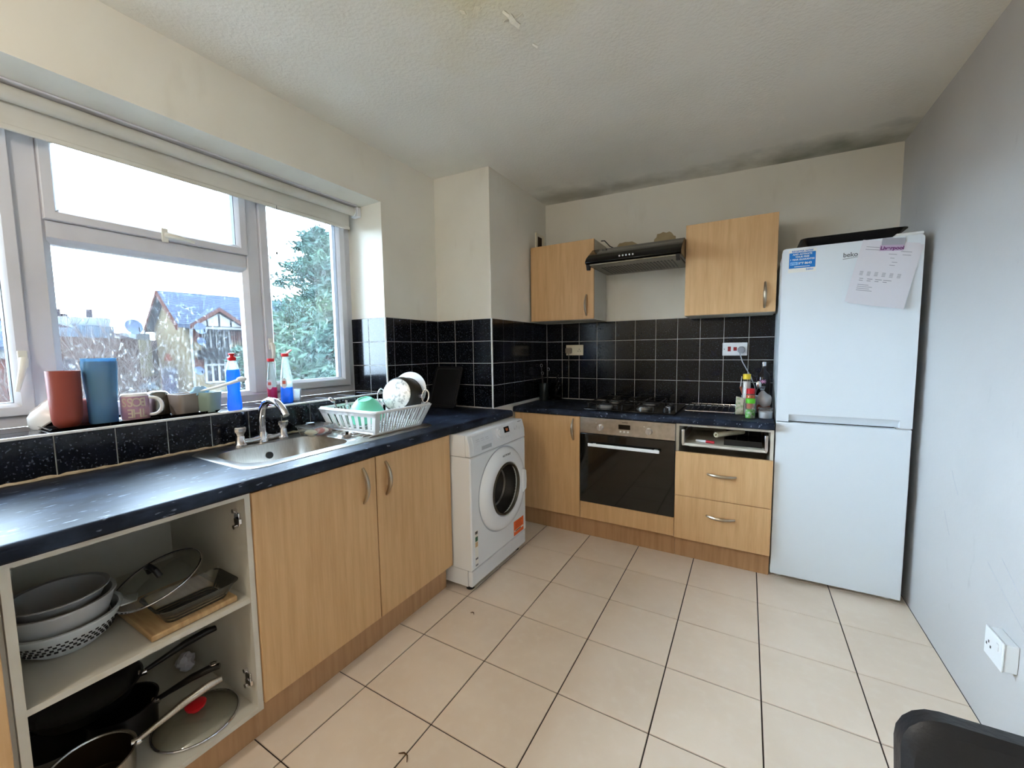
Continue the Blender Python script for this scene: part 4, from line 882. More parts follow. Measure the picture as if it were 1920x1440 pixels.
def rslat(u0, v0, u1, v1, t0=0., t1=1., th=.003):
    a, b, c, d_ = rkp(u0,v0,t0), rkp(u1,v1,t0), rkp(u1,v1,t1), rkp(u0,v0,t1); n_ = (b-a).cross(d_-a).normalized()*th*.5
    return MB().loft([[a-n_,b-n_,c-n_,d_-n_],[a+n_,b+n_,c+n_,d_+n_]])
for k in range(18):
    w = .035; s_ = .05+(.9-w)*k/17
    for u in (1, 0): rslat(u, s_, u, s_+.026).build('slat', M['whiteplastic'], rk)
for k in range(8):
    s_ = .06+.80*k/7
    for vv in (0, 1): rslat(s_, vv, s_+.055, vv, 0, 1).build('slat', M['whiteplastic'], rk)
for u0, v0, u1, v1 in ((.0,0,.06,0),(.94,0,1,0),(0,1,.06,1),(.94,1,1,1),(1,0,1,.05),(1,.95,1,1),(0,0,0,.05),(0,.95,0,1)): rslat(u0,v0,u1,v1).build('corner_panel', M['whiteplastic'], rk)
for vv in (0, 1): rslat(0, vv, 1, vv, 0, .16).build('lower_band', M['whiteplastic'], rk); rslat(0, vv, 1, vv, .78, 1).build('upper_band', M['whiteplastic'], rk)
# crockery in the rack
M['mint'] = P('mint_plastic', S(112,204,168), .4)
MI = Matrix.Translation((-.420,-.240,.952)) @ Matrix.Rotation(math.radians(14), 4, 'X') @ Matrix.Rotation(math.radians(6), 4, 'Y')
tag(MB(MI).lathe([(.088,0),(.090,.004),(.084,.030),(.068,.068),(.045,.094),(.036,.099),(.036,.103),(.030,.103),(.028,.099),(0,.098),(0,.094),(.042,.090),(.064,.064),(.080,.028),(.086,0),(.088,0)], 40).build('mint_bowl', M['mint'], base=(-.420,-.240,.952)), 'mint green plastic bowl upside down in the dish rack', 'bowl')
pa = Vector((-.22,.92,-.22)).normalized(); PM = frame_to((-.315,-.140,1.066), Vector((.97,.24,0)), pa.cross(Vector((.97,.24,0))))
if (PM.to_3x3() @ Vector((0,0,1))).dot(pa) < 0: PM = PM @ Matrix.Rotation(math.pi, 4, 'X')
pot = thing('saucepan', 'dark saucepan with loop handles on its side in the dish rack', 'saucepan', (-.33,-.1,.99))
M['potdark'] = P('dark_pot', S(52,50,46), .3, metal=.5); M['potbase'] = P('patterned_pot_base', S(226,224,218), .35, metal=.25, var=(S(150,148,144), 60, WHITE1, .5, .62, .8))
MB(PM).lathe([(.080,.002),(.090,.012),(.096,.03),(.099,.088),(.102,.090),(.096,.088),(.092,.02),(.078,.008),(0,.008)], 44).build('pot_body', M['potdark'], pot)
MB(PM).lathe([(0,-.001),(.076,-.001),(.080,.002),(.080,.006),(0,.006)], 44).build('pot_base', M['potbase'], pot)
for sg in (-1, 1):
    lug = MB(PM).cyl((sg*.094,0,.062),(sg*.112,0,.062),.010,n=14).build('handle_lug', M['chrome'], pot)
    MB(PM).tube([(sg*(.112+.020*(1-math.cos(a))), .034*math.sin(a), .062) for a in [2*math.pi*i/18 for i in range(18)]], .0042, 8, closed=True).build('loop_handle', M['chrome'], pot)
PL = frame_to((-.352,-.022,1.072), (.97,.22,0), (0,.25,.97))
tag(MB(PL).lathe([(0,0),(.05,0),(.058,-.004),(.105,-.014),(.107,-.011),(.06,.001),(0,.003)], 44).build('dinner_plate', M['white'], base=(-.325,-.028,.965)), 'white plate standing behind the dark saucepan in the dish rack', 'plate')
ut = thing('serving_spoon', 'steel slotted spoon sticking out of the dish rack', 'spoon', (-.56,-.30,.93))
MB().tube([(-.545,-.30,.915),(-.565,-.305,.99),(-.585,-.31,1.035)], [.004,.004,.006], 8).build('spoon_handle', M['chrome'], ut)
MB(Matrix.Translation((-.592,-.314,1.043)) @ Matrix.Rotation(.5,4,'Y')).sphere((0,0,0), .022, (1,.7,.35)).build('spoon_bowl', M['chrome'], ut)
fk = thing('table_fork', 'steel fork standing in the dish rack', 'fork', (-.53,-.27,.93))
MB().tube([(-.52,-.262,.915),(-.535,-.268,1.005)], .0035, 8).build('fork_handle', M['chrome'], fk)
for k in (-1,0,1): MB().tube([(-.535+.006*k,-.268,1.005),(-.540+.006*k,-.27,1.04)], .0018, 6).build('tine', M['chrome'], fk)
# chopping board leaning on the boxed corner
CBM = frame_to((-.455,.515,ZT+.003), (-1,0,0), (0,.105,.28))
cb = thing('chopping_board', 'black plastic chopping board leaning on the tiled corner', 'chopping board', (-.57,.52,ZT))
MB(CBM).prism([(a,b) for a,b,_ in rrect(0,.235,0,.298,.02,5)], 'z', -.006, .006).build('board', M['black'], cb, bev=.002)
MB(CBM).tube(rrect(.018,.217,.018,.28,.014,4,-.0062), .0028, 6, closed=True).build('juice_groove', M['rubber'], cb); MB(CBM).tube(rrect(.018,.217,.018,.28,.014,4,.0062), .0028, 6, closed=True).build('juice_groove', M['rubber'], cb)
# ------------------------------------------------------------------ window sill
ZS = RZ0+T
ty_ = thing('serving_tray', 'long black tray on the tiled sill under cups and mugs', 'tray', (-.83,-1.0,ZS))
MB().loft([lp(-.925,-.728,-1.255,-.765,.02,ZS+.0005), lp(-.935,-.718,-1.265,-.755,.022,ZS+.012), lp(-.931,-.722,-1.261,-.759,.02,ZS+.012), lp(-.923,-.730,-1.253,-.767,.02,ZS+.004)], True, True).build('tray_body', M['blackgloss'], ty_)
ZC = ZS+.0045
def cup(name, prof, c, mat, label, cat, n=40, M4=None): return tag(MB(M4 or Matrix.Translation(Vector(c))).lathe(prof, n).build(name, mat, base=c), label, cat)
M['terra'] = P('terracotta_plastic', S(144,64,48), .45); 
cup('tall_tumbler', [(0,0),(.024,0),(.034,.010),(.0385,.030),(.041,.10),(.0425,.195),(.0400,.195),(.038,.10),(.034,.02),(0,.012)], (-.800,-1.203,ZC), M['terra'], 'tall terracotta brown tumbler on the black tray', 'tumbler')
M['bluep'] = translucent('blue_plastic', S(122,174,204), .5, .15)
tag(MB(Matrix.Translation((-.81,-1.108,ZC))).lathe([(0,0),(.037,0),(.0395,.006),(.0405,.08),(.0435,.118),(.0440,.128),(.049,.225),(.046,.225),(.041,.12),(.038,.08),(.036,.008),(0,.006)], 40).build('pint_tumbler', M['bluep'], base=(-.81,-1.108,ZC)), 'outer blue plastic pint tumbler standing on the black tray', 'tumbler')
tag(MB(Matrix.Translation((-.81,-1.108,ZC))).lathe([(0,.09),(.030,.09),(.034,.10),(.0425,.20),(.0475,.236),(.045,.236),(.039,.18),(.032,.104),(0,.096)], 40).build('pint_tumbler', M['bluep'], base=(-.81,-1.108,ZC+.09)), 'inner blue pint tumbler nested in the other, rim just showing', 'tumbler')
M['mugpink'] = P('pink_mug_glaze', S(196,150,160), .3, var=(S(150,120,150), 12, (1,1,1), .4, .6, .8)); M['mugprint'] = P('mug_print', S(202,188,172), .5); M['mugwhite'] = P('white_glaze', S(232,230,228), .25)
mg_ = thing('slogan_mug', 'pink and white mug with lettering turned upside down on the tray', 'mug', (-.795,-1.022,ZC))
mc = Vector((-.795,-1.022,ZC))
MB(Matrix.Translation(mc)).lathe([(.040,.0),(.0415,.002),(.0415,.092),(.038,.099),(.036,.1),(.034,.097),(0,.096),(0,.09),(.036,.088),(.038,.0),(.040,0)], 40).build('mug_body', M['mugwhite'], mg_)
MB(Matrix.Translation(mc)).lathe([(.0416,.003),(.0421,.004),(.0421,.089),(.0416,.090)], 40).build('mug_band', M['mugpink'], mg_)
hv = Vector((.50,.87,0)).normalized()
MB().tube([mc+hv*(.040+.040*math.sin(math.pi*k/12)**.7)+Vector((0,0,.048-.034*math.cos(math.pi*k/12))) for k in range(13)], .0065, 10).build('mug_handle', M['mugwhite'], mg_)
fv = Vector((CAM.x-mc.x, CAM.y-mc.y, 0)).normalized(); side = Vector((-fv.y, fv.x, 0))
def curved_text(txt, zc, size, rad, base_ang, name):
    """letters wrapped round the mug, upside down as the mug stands"""
    for i, ch in enumerate(txt):
        a = math.atan2(fv.y, fv.x)+base_ang+i*.44*-1; d_ = Vector((math.cos(a), math.sin(a), 0))
        tang = Vector((-d_.y, d_.x, 0)); F = frame_to(mc+d_*rad+Vector((0,0,zc)), -tang, (0,0,-1)); lettering(ch, F, size, M['mugprint'], mg_, name='lettering', align='CENTER', ext=.0006, sx=.8, bold=.0006)
curved_text('BOSS', .084, .046, .0424, .55, 'lettering'); curved_text('THE', .042, .046, .0424, .55, 'lettering')
M['darksteel'] = P('dark_steel', S(110,106,98), .22, metal=.9)
cup('steel_cup', [(.036,0),(.042,.004),(.045,.04),(.042,.075),(.030,.094),(.020,.098),(0,.099),(0,.094),(.028,.09),(.038,.074),(.041,.04),(.036,0)], (-.850,-.932,ZC), M['darksteel'], 'round dark steel cup upside down behind the mug', 'cup')
def sqbowl(c, s0, s1, h, rot, mat, name, label):
    mm = MB(Matrix.Translation(Vector(c)) @ Matrix.Rotation(math.radians(rot), 4, 'Z')); f = lambda s_, z: rrect(-s_,s_,-s_,s_,s_*.35,4,z)
    mm.loft([f(s0,0), f(s0+.003,.004), f(s1,h), f(s1-.003,h), f(s0,.008)], True, True); return tag(mm.build(name, mat, base=c), label, 'bowl')
sqbowl((-.790,-.865,ZC), .034, .043, .084, 12, P('taupe_glaze', S(150,138,128), .4), 'square_bowl', 'taupe square bowl standing at the end of the black tray')
sqbowl((-.748,-.792,ZC+.001), .026, .035, .084, 20, P('sage_glaze', S(150,168,152), .35), 'square_bowl', 'sage green square bowl next to the blue bottle')
for k, lb in enumerate(('white bowl leaning against the terracotta tumbler, lower of a nested pair', 'white bowl nested on top of the other leaning white bowl')):
    BM_ = Matrix.Translation((-.892+.004*k,-1.225+.022*k,ZC+.035+.022*k)) @ Matrix.Rotation(math.radians(38), 4, 'X') @ Matrix.Rotation(math.radians(-14), 4, 'Y')
    tag(MB(BM_).lathe([(.062,-.02),(.064,-.016),(.058,.012),(.042,.034),(.026,.04),(.026,.044),(.022,.044),(0,.04),(0,.036),(.04,.030),(.055,.010),(.060,-.02),(.062,-.02)], 36).build('cereal_bowl', M['mugwhite'], base=(-.892+.004*k,-1.225+.022*k,ZC+.01)), lb, 'bowl')
tag(MB(Matrix.Translation((-.893,-1.140,ZC))).lathe([(0,0),(.025,0),(.030,.006),(.038,.06),(.040,.085),(.0375,.085),(.035,.06),(.027,.01),(0,.006)], 32).build('pink_beaker', P('pink_beaker', S(206,140,132), .4), base=(-.893,-1.140,ZC)), 'pale pink beaker behind the terracotta tumbler', 'beaker')
# washing-up bottles
M['liqblue'] = translucent('blue_liquid', S(60,158,240), .35, .08); M['liqpink'] = translucent('pink_liquid', S(240,90,150), .3, .1); M['redcap'] = P('red_cap', S(206,24,34), .35); M['bottle'] = clear('bottle_plastic', tint=(.93,.97,.95,1), gloss=.06, haze=.14, rough=.08, hazecol=(.85,.95,.88,1))
def bottle(c, h, prof, fill, liq, label, capk, rz, lab=True):
    t = thing('washing_up_bottle', label, 'bottle', c); R_ = Matrix.Translation(Vector(c)) @ Matrix.Rotation(math.radians(rz), 4, 'Z') @ Matrix.Diagonal((.62,1,1,1))
    MB(R_).lathe([(0,0)]+[(r_, z*h) for r_, z in prof], 36).build('bottle_body', M['bottle'], t)
    lv = []
    for (r0_, z0_), (r1_, z1_) in zip(prof, prof[1:]):
        if z0_ >= fill: break
        lv.append((max(r0_-.0012,0), z0_*h+.0006))
        if z1_ > fill: f = (fill-z0_)/(z1_-z0_); lv += [(r0_+(r1_-r0_)*f-.0012, fill*h)]
    MB(R_).lathe([(0,lv[0][1])]+lv+[(0,fill*h)], 36).build('liquid', liq, t)
    top = prof[-1][1]*h; K = Matrix.Translation(Vector(c)+Vector((0,0,top)))
    if capk == 'push': MB(K).lathe([(.015,-.004),(.0165,.004),(.0165,.010),(.010,.014),(.008,.02),(.0125,.023),(.0125,.029),(0,.03)], 24).build('cap', M['redcap'], t)
    else:
        cp_ = MB(K).lathe([(.015,-.004),(.017,.0),(.017,.012),(0,.013)], 24).build('cap', M['redcap'], t)
        if capk == 'flip': MB(K @ Matrix.Translation((0,.014,.014)) @ Matrix.Rotation(math.radians(35),4,'X')).prism([(-.01,0),(.01,0),(.009,.024),(-.009,.024)], 'z', 0, .004).build('flip_lid', M['redcap'], cp_)
    return t
P1 = [(.030,.0),(.036,.03),(.036,.10),(.030,.34),(.033,.55),(.036,.66),(.030,.74),(.022,.84),(.015,.89)]
bottle((-.722,-.706,ZS), .252, P1, .72, M['liqblue'], 'nearly full blue washing-up bottle beside the green bowl', 'push', 25)
P2 = [(.026,.0),(.031,.03),(.032,.40),(.026,.62),(.019,.78),(.014,.9)]
bt2 = bottle((-.925,-.424,ZS), .235, P2, .30, M['liqpink'], 'clear bottle with pink washing-up liquid and red cap by the mullion', 'screw', 30)
bt3 = bottle((-.800,-.421,ZS), .255, [(.036,.0),(.041,.03),(.038,.45),(.028,.68),(.018,.86),(.014,.93)], .30, M['liqblue'], 'clear bottle with little blue liquid and flip cap behind the tap', 'flip', 30)
M['lab'] = P('bottle_label', S(232,226,224), .5); M['lab2'] = P('bottle_label_print', S(222,110,90), .5)
for b_, c, z, mt_ in ((bt3, (-.800,-.421), .10, 'lab'), (bt2, (-.925,-.424), .09, 'lab')):
    d_ = Vector((CAM.x-c[0], CAM.y-c[1], 0)).normalized(); F = frame_to(Vector((c[0],c[1],ZS+z))+d_*.031+Vector((0,-.012,0)), Vector((-d_.y,d_.x,0)), (0,0,1))
    l_ = MB(F).prism([(.013*math.cos(2*math.pi*i/20), .026*math.sin(2*math.pi*i/20)) for i in range(20)], 'z', 0, .001).build('label', M['lab'], b_); MB(F).prism([(-.007,-.004),(.007,-.004),(.007,.012),(-.007,.012)], 'z', .001, .0016).build('label_print', M['lab2'], l_)
tag(MB(Matrix.Translation((-.84,-.345,ZS))).lathe([(0,0),(.018,0),(.024,.06),(.0225,.06),(.017,.003),(0,.003)], 28).build('clear_cup', M['clearplastic'], base=(-.84,-.345,ZS)), 'small clear plastic cup beside the blue bottle on the sill', 'cup')
br = thing('dish_brush', 'white dish brush resting on the square bowls against the bottle', 'brush', (-.77,-.80,ZC+.085))
MB().tube([(-.755,-.825,ZC+.090),(-.715,-.770,ZC+.106),(-.676,-.708,ZC+.130)], [.004,.0055,.008], 8).build('brush_handle', M['whiteplastic'], br)
MB(Matrix.Translation((-.669,-.698,ZC+.135))).sphere((0,0,0), .017, (1,1.2,.7)).build('brush_head', M['whiteplastic'], br)
sc = thing('scourer_cloth', 'pale blue scrunched cloth lying in the square bowls', 'cloth', (-.775,-.825,ZC+.08))
m = MB(); random.seed(6)
m.sphere((-.772,-.815,ZC+.088), .026, (1.1,1.3,.75), 14, 9); m.v = [q+Vector((random.uniform(-.004,.004),random.uniform(-.004,.004),random.uniform(-.004,.006))) for q in m.v]
m.build('cloth', P('pale_blue_cloth', S(150,190,214), .8), sc, ang=80)
# ------------------------------------------------------------------ open cupboard: upper shelf
Z1 = .508; 
co_ = thing('colander', 'white plastic colander on the upper shelf of the open cabinet', 'colander', (-.335,-1.345,Z1))
cc = Vector((-.335,-1.345,Z1)); M['colw'] = P('colander_plastic', S(216,218,216), .45)
MB(Matrix.Translation(cc)).lathe([(0,.0),(.062,0),(.088,.022),(.104,.058),(.108,.072),(.114,.074),(.114,.079),(.104,.078),(.085,.026),(.060,.004),(0,.004)], 44).build('colander_body', M['colw'], co_)
MB(Matrix.Translation(cc)).lathe([(0.058,.0018),(.0615,-.0005),(.064,.001)], 44).build('foot_ring', M['colw'], co_)
hl = MB()
for j, (t, r_, z) in enumerate(((0,.0925,.0285),(1,.0955,.0365),(2,.0985,.0445),(3,.1010,.0520))):
    for i in range(44):
        a = 2*math.pi*(i+.5*(j%2))/44; d_ = Vector((math.cos(a),math.sin(a),0)); q = cc+d_*r_+Vector((0,0,z)); tg = Vector((-d_.y,d_.x,0)); up_ = Vector((d_.x*.38,d_.y*.38,1)).normalized(); nn = tg.cross(up_).normalized(); nn = nn if nn.dot(d_) > 0 else -nn
        hl.loft([[q+tg*sx_*.0035+up_*sy_*.0022+nn*k for sx_, sy_ in ((-1,-1),(1,-1),(1,1),(-1,1))] for k in (-.002,.0010)])
o = hl.build('drain_holes', P('colander_hole', S(40,40,42), .8), co_); o['kind'] = 'stuff'
hq = cc+Vector((.045,.10,.073)); hd_ = Vector((.35,.94,0)).normalized(); hs = Vector((-hd_.y,hd_.x,0))
MB().loft([[hq+hs*.03+hd_*0, hq+hs*.024+hd_*.035, hq-hs*.024+hd_*.035, hq-hs*.03],[hq+hs*.03+Vector((0,0,.005)), hq+hs*.024+hd_*.035+Vector((0,0,.004)), hq-hs*.024+hd_*.035+Vector((0,0,.004)), hq-hs*.03+Vector((0,0,.005))]]).build('side_lug', M['colw'], co_, bev=.003)
M['greyb'] = P('grey_bowl', S(186,184,180), .4); 
cup('mixing_bowl', [(0,0),(.055,0),(.085,.03),(.100,.075),(.103,.095),(.109,.098),(.109,.103),(.100,.102),(.096,.078),(.080,.034),(.052,.006),(0,.006)], (-.340,-1.350,Z1+.0225), M['greyb'], 'grey plastic mixing bowl nested in the colander', 'bowl')
cup('serving_bowl', [(0,0),(.050,0),(.078,.03),(.092,.062),(.100,.066),(.100,.070),(.090,.068),(.074,.034),(.048,.006),(0,.006)], (-.345,-1.352,Z1+.075), P('light_grey_bowl', S(160,158,156), .4), 'smaller grey bowl nested in the mixing bowl', 'bowl')
wb = B(-.40,-.128,-1.235,-1.020,Z1+.0005,Z1+.018).build('wooden_board', P('worn_wood', S(196,160,112), .6, var=(S(168,130,84), 8, (1,9,1), .4, .7, .8)), base=(-.26,-1.13,Z1), bev=.004); tag(wb, 'small wooden chopping board under the glass dish', 'chopping board')
gd = MB(); g0 = Z1+.019
gd.loft([lp(-.265,-.150,-1.190,-1.035,.02,g0), lp(-.285,-.130,-1.210,-1.010,.03,g0+.043), lp(-.290,-.125,-1.215,-1.005,.032,g0+.045), lp(-.281,-.134,-1.206,-1.014,.028,g0+.043), lp(-.262,-.153,-1.187,-1.038,.018,g0+.004)], True, True)
tag(gd.build('glass_dish', M['glassware'], base=(-.21,-1.11,g0)), 'clear rectangular glass oven dish on the wooden board', 'dish')
LM_ = frame_to((-.300,-1.155,.602), Vector((1,.1,.02)), Vector((0,.90,.36)))
gl = thing('pan_cover', 'glass pan lid with black arched knob leaning over the oven dish', 'lid', (-.33,-1.15,.60))
MB(LM_).lathe([(.112,0),(.115,.002),(.112,.005),(.08,.016),(.04,.022),(0,.023),(0,.020),(.04,.019),(.08,.013),(.110,.002),(.112,0)], 44).build('lid_glass', M['glassware'], gl)
MB(LM_).tube([(.1145*math.cos(2*math.pi*i/48), .1145*math.sin(2*math.pi*i/48), .0015) for i in range(48)], .0035, 8, closed=True).build('steel_rim', M['chrome'], gl)
MB(LM_).tube([(-.028,0,.020),(-.024,0,.042),(0,0,.052),(.024,0,.042),(.028,0,.020)], .008, 10).build('lid_knob', M['black'], gl)
# lower level
Z0 = .134
def pan(name, label, c, r_, h, mat, inner, hdir, hlen, hz0, hz1, hmat, tipmat=None, taper=.9):
    t = thing(name, label, 'pan', c); c = Vector(c)
    MB(Matrix.Translation(c)).lathe([(0,0),(r_*taper-.006,0),(r_*taper,.006),(r_,h-.003),(r_+.003,h),(r_-.002,h),(r_-.004,h-.004)], 44).build('pan_body', M[mat], t)
    MB(Matrix.Translation(c)).lathe([(0,.005),(r_*taper-.010,.005),(r_*taper-.003,.010),(r_-.003,h-.003)], 44).build('pan_lining', M[inner], t)
    d_ = Vector((hdir[0],hdir[1],0)).normalized(); a = c+d_*(r_-.002)+Vector((0,0,hz0)); b = a+d_*hlen+Vector((0,0,hz1-hz0))
    hn = MB().tube([a, a.lerp(b,.2)+Vector((0,0,.004)), a.lerp(b,.55)+Vector((0,0,.010)), a.lerp(b,.85)+Vector((0,0,.008)), b], [.007,.008,.011,.012,.009], 10).build('pan_handle', M[hmat], t)
    MB().cyl(a-d_*.008, a+d_*.012, .010, n=12).build('handle_rivet', M['chrome'], hn)
    if tipmat: MB(Matrix.Translation(a.lerp(b,.9)+Vector((0,0,.018)))).lathe([(.008,0),(.012,.001),(.012,.004),(.008,.003)], 18).build('handle_ring', M[tipmat], hn)
    return t
M['brownlining'] = P('worn_brown_lining', S(70,54,36), .3, metal=.5, var=(S(40,32,24), 8, WHITE1, .4, .7, .8))
pan('steel_saucepan', 'steel saucepan with long steel handle on the cupboard floor', (-.215,-1.352,Z0), .088, .095, 'steel', 'brownlining', (.30,.95), .20, .088, .158, 'steel', None, .95)
pan('black_saucepan', 'black saucepan whose handle ends in a steel ring', (-.365,-1.245,Z0), .082, .10, 'blackmetal', 'blackmetal', (.62,.78), .17, .085, .145, 'blackmetal', 'chrome', .95)
tag(MB(Matrix.Translation((-.535,-1.345,Z0))).lathe([(0,0),(.098,0),(.102,.006),(.104,.095),(.107,.098),(.101,.098),(.099,.01),(0,.006)], 40).build('stock_pot', M['blackmetal'], base=(-.535,-1.345,Z0)), 'black stock pot at the back of the cupboard under the frying pan', 'pot')
pan('frying_pan', 'black frying pan stacked on the other pots, handle pointing to the hinge side', (-.455,-1.300,Z0+.102), .128, .045, 'blackmetal', 'blackmetal', (.30,.95), .20, .030, .085, 'black', None, .82)
ld_ = thing('pan_cover', 'large glass pan lid with red knob lying on the cupboard floor', 'lid', (-.235,-1.112,Z0))
LM2 = Matrix.Translation((-.232,-1.113,Z0+.004))
MB(LM2).lathe([(.108,0),(.111,.002),(.108,.005),(.08,.020),(.04,.028),(0,.030),(0,.027),(.04,.025),(.08,.017),(.106,.002),(.108,0)], 48).build('lid_glass', M['glassware'], ld_)
MB(LM2).tube([(.1105*math.cos(2*math.pi*i/48), .1105*math.sin(2*math.pi*i/48), .001) for i in range(48)], .0035, 8, closed=True).build('steel_rim', M['chrome'], ld_)
MB(LM2).lathe([(.012,.028),(.014,.034),(.026,.042),(.028,.050),(.020,.054),(0,.055)], 28).build('lid_knob', M['redcap'], ld_)
m = MB(); random.seed(2); m.sphere((-.50,-1.035,Z0+.032), .032, (1,.8,1), 12, 8); m.v = [q+Vector((random.uniform(-.006,.006),random.uniform(-.006,.006),random.uniform(0,.006))) for q in m.v]
tag(m.build('crumpled_paper', M['paper'], base=(-.50,-1.035,Z0), ang=20), 'crumpled white paper in the back corner of the cupboard', 'paper')
# ------------------------------------------------------------------ back worktop items
def jar(c, r_, h, fill, fmat, capmat, caph, label, name, cat='jar', body='clearplastic', capr=None):
    t = thing(name, label, cat, c); T_ = Matrix.Translation(Vector(c)); cr_ = capr or r_*.95
    MB(T_).lathe([(0,0),(r_-.002,0),(r_,.003),(r_,h-.006),(r_*.8,h)], 28).build('jar_body', M[body], t)
    if fill: MB(T_).lathe([(0,.001),(r_-.002,.001),(r_-.0015,.004),(r_-.0015,fill),(0,fill)], 28).build('contents', M[fmat], t)
    MB(T_).lathe([(cr_,h-.002),(cr_,h+caph-.002),(cr_-.002,h+caph),(0,h+caph)], 28).build('cap', M[capmat], t); return t
M['green'] = P('green_cap', S(92,190,40), .4); M['herb'] = P('green_herbs', S(104,176,70), .7, var=(S(206,206,190), 60, WHITE1, .45, .6, .8)); M['yellow'] = P('yellow_cap', S(232,200,52), .4); M['orangef'] = P('orange_paste', S(226,110,60), .5); M['salt'] = P('salt', S(232,232,236), .8); M['darkglass'] = P('dark_bottle', S(20,16,20), .12)
jar((1.262,1.050,ZB+.0005), .026, .088, .05, 'herb', 'green', .024, 'green-capped spice jar at the worktop front beside the fridge', 'spice_jar')
b_ = jar((1.262,1.125,ZB+.0005), .023, .135, .125, 'orangef', 'redcap', .028, 'red-capped bottle of orange seasoning behind the green-capped jar', 'sauce_bottle', 'bottle')
jar((1.240,1.19,ZB+.0005), .022, .215, .20, 'lab', 'yellow', .030, 'tall yellow-capped bottle behind the red-capped bottle', 'sauce_bottle', 'bottle')
hp = thing('utensil_pot', 'grey plastic utensil pot with spoons beside the sauce bottles', 'utensil pot', (1.275,1.27,ZB))
hc = Vector((1.262,1.290,ZB+.0005)); MB(Matrix.Translation(hc)).lathe([(0,0),(.040,0),(.050,.105),(.048,.105),(.038,.004),(0,.004)], 32).build('pot_body', P('grey_pot', S(160,164,166), .5), hp)
us = thing('table_spoon', 'steel spoon standing in the grey utensil pot', 'spoon', tuple(hc+Vector((0,0,.01)))); MB().tube([hc+Vector((0,0,.01)), hc+Vector((.035,.01,.15))], .003, 6).build('spoon_handle', M['chrome'], us); MB().sphere(hc+Vector((.042,.012,.172)), .020, (.8,.35,1.2)).build('spoon_bowl', M['chrome'], us)
us = thing('spatula', 'brown wooden-handled spatula leaning in the utensil pot', 'spatula', tuple(hc+Vector((-.02,0,.01)))); MB().tube([hc+Vector((-.01,0,.01)), hc+Vector((-.055,-.01,.16))], [.004,.007], 6).build('handle', P('brown_wood', S(150,84,60), .6), us); MB().tube([hc+Vector((-.055,-.01,.16)), hc+Vector((-.05,-.01,.225))], [.004,.002], 6).build('blade', M['chrome'], us)
tag(MB(frame_to((1.205,1.165,ZB+.0008), (1,.2,0), (0,.0,1))).prism([(-.02,0),(.022,0),(.024,.10),(-.018,.11)], 'z', -.006, .006).build('paper_sachet', P('patterned_sachet', S(226,222,200), .6, var=(S(150,180,120), 50, WHITE1, .5, .62, .8)), base=(1.205,1.165,ZB), bev=.003), 'white and green paper sachet standing beside the spice jars', 'sachet')
db = thing('dark_bottle', 'dark bottle with a pink flag label behind the plastic bag', 'bottle', (1.325,1.32,ZB)); dc_ = Vector((1.330,1.375,ZB+.0005))
MB(Matrix.Translation(dc_)).lathe([(0,0),(.036,0),(.038,.004),(.038,.20),(.034,.235),(.014,.26),(.013,.30),(0,.30)], 32).build('bottle_body', M['darkglass'], db)
MB(Matrix.Translation(dc_)).lathe([(.0138,.285),(.0138,.312),(0,.313)], 20).build('cap', M['chrome'], db)
FM_ = frame_to(dc_+Vector((-.004,-.0386,.190)), (1,0,0), (0,0,1)); M['flag'] = P('flag_print', S(214,150,180), .5)
fb = MB(FM_).prism([(-.018,-.012),(.018,-.012),(.018,.012),(-.018,.012)], 'z', 0, .0006).build('flag_label', P('flag_dark', S(60,40,70), .5), db)
for pl in ([(-.018,-.0025),(.018,-.0025),(.018,.0025),(-.018,.0025)],[(-.0025,-.012),(.0025,-.012),(.0025,.012),(-.0025,.012)],[(-.018,-.012),(-.014,-.012),(.018,.012),(.014,.012)],[(.014,-.012),(.018,-.012),(-.014,.012),(-.018,.012)]): MB(FM_).prism(pl, 'z', .0006, .0010).build('flag_stripe', M['flag'], fb)
for k in range(4): MB(FM_).prism([(-.018+.003*k,-.034-.008*k),(.016-.002*k,-.034-.008*k),(.016-.002*k,-.031-.008*k),(-.018+.003*k,-.031-.008*k)], 'z', 0, .0008).build('label_text', M['mgrey'], db)
st_ = jar((1.338,1.085,ZB+.0005), .036, .052, .036, 'salt', 'clearplastic', .008, 'squat clear tub of salt beside the fridge', 'salt_tub', 'tub', capr=.038)
m = MB(); random.seed(12); m.sphere((1.330,1.19,ZB+.09), .05, (.75,.8,1.1), 16, 12)
m.v = [Vector((q.x+.010*noise.noise(q*40), q.y+.010*noise.noise(q*38+Vector((5,0,0))), max(q.z+.012*noise.noise(q*42), ZB+.036))) for q in m.v]
pb = thing('food_bag', 'knotted clear plastic bag of food beside the fridge', 'plastic bag', (1.33,1.19,ZB)); m.build('bag', clear('bag_film', tint=(.95,.95,.95,1), gloss=.1, haze=.35, rough=.2, diffuse=True), pb, ang=60)
MB().sphere((1.330,1.19,ZB+.045), .036, (1,1,1.2)).build('bag_contents', P('brown_food', S(120,60,44), .6), pb)
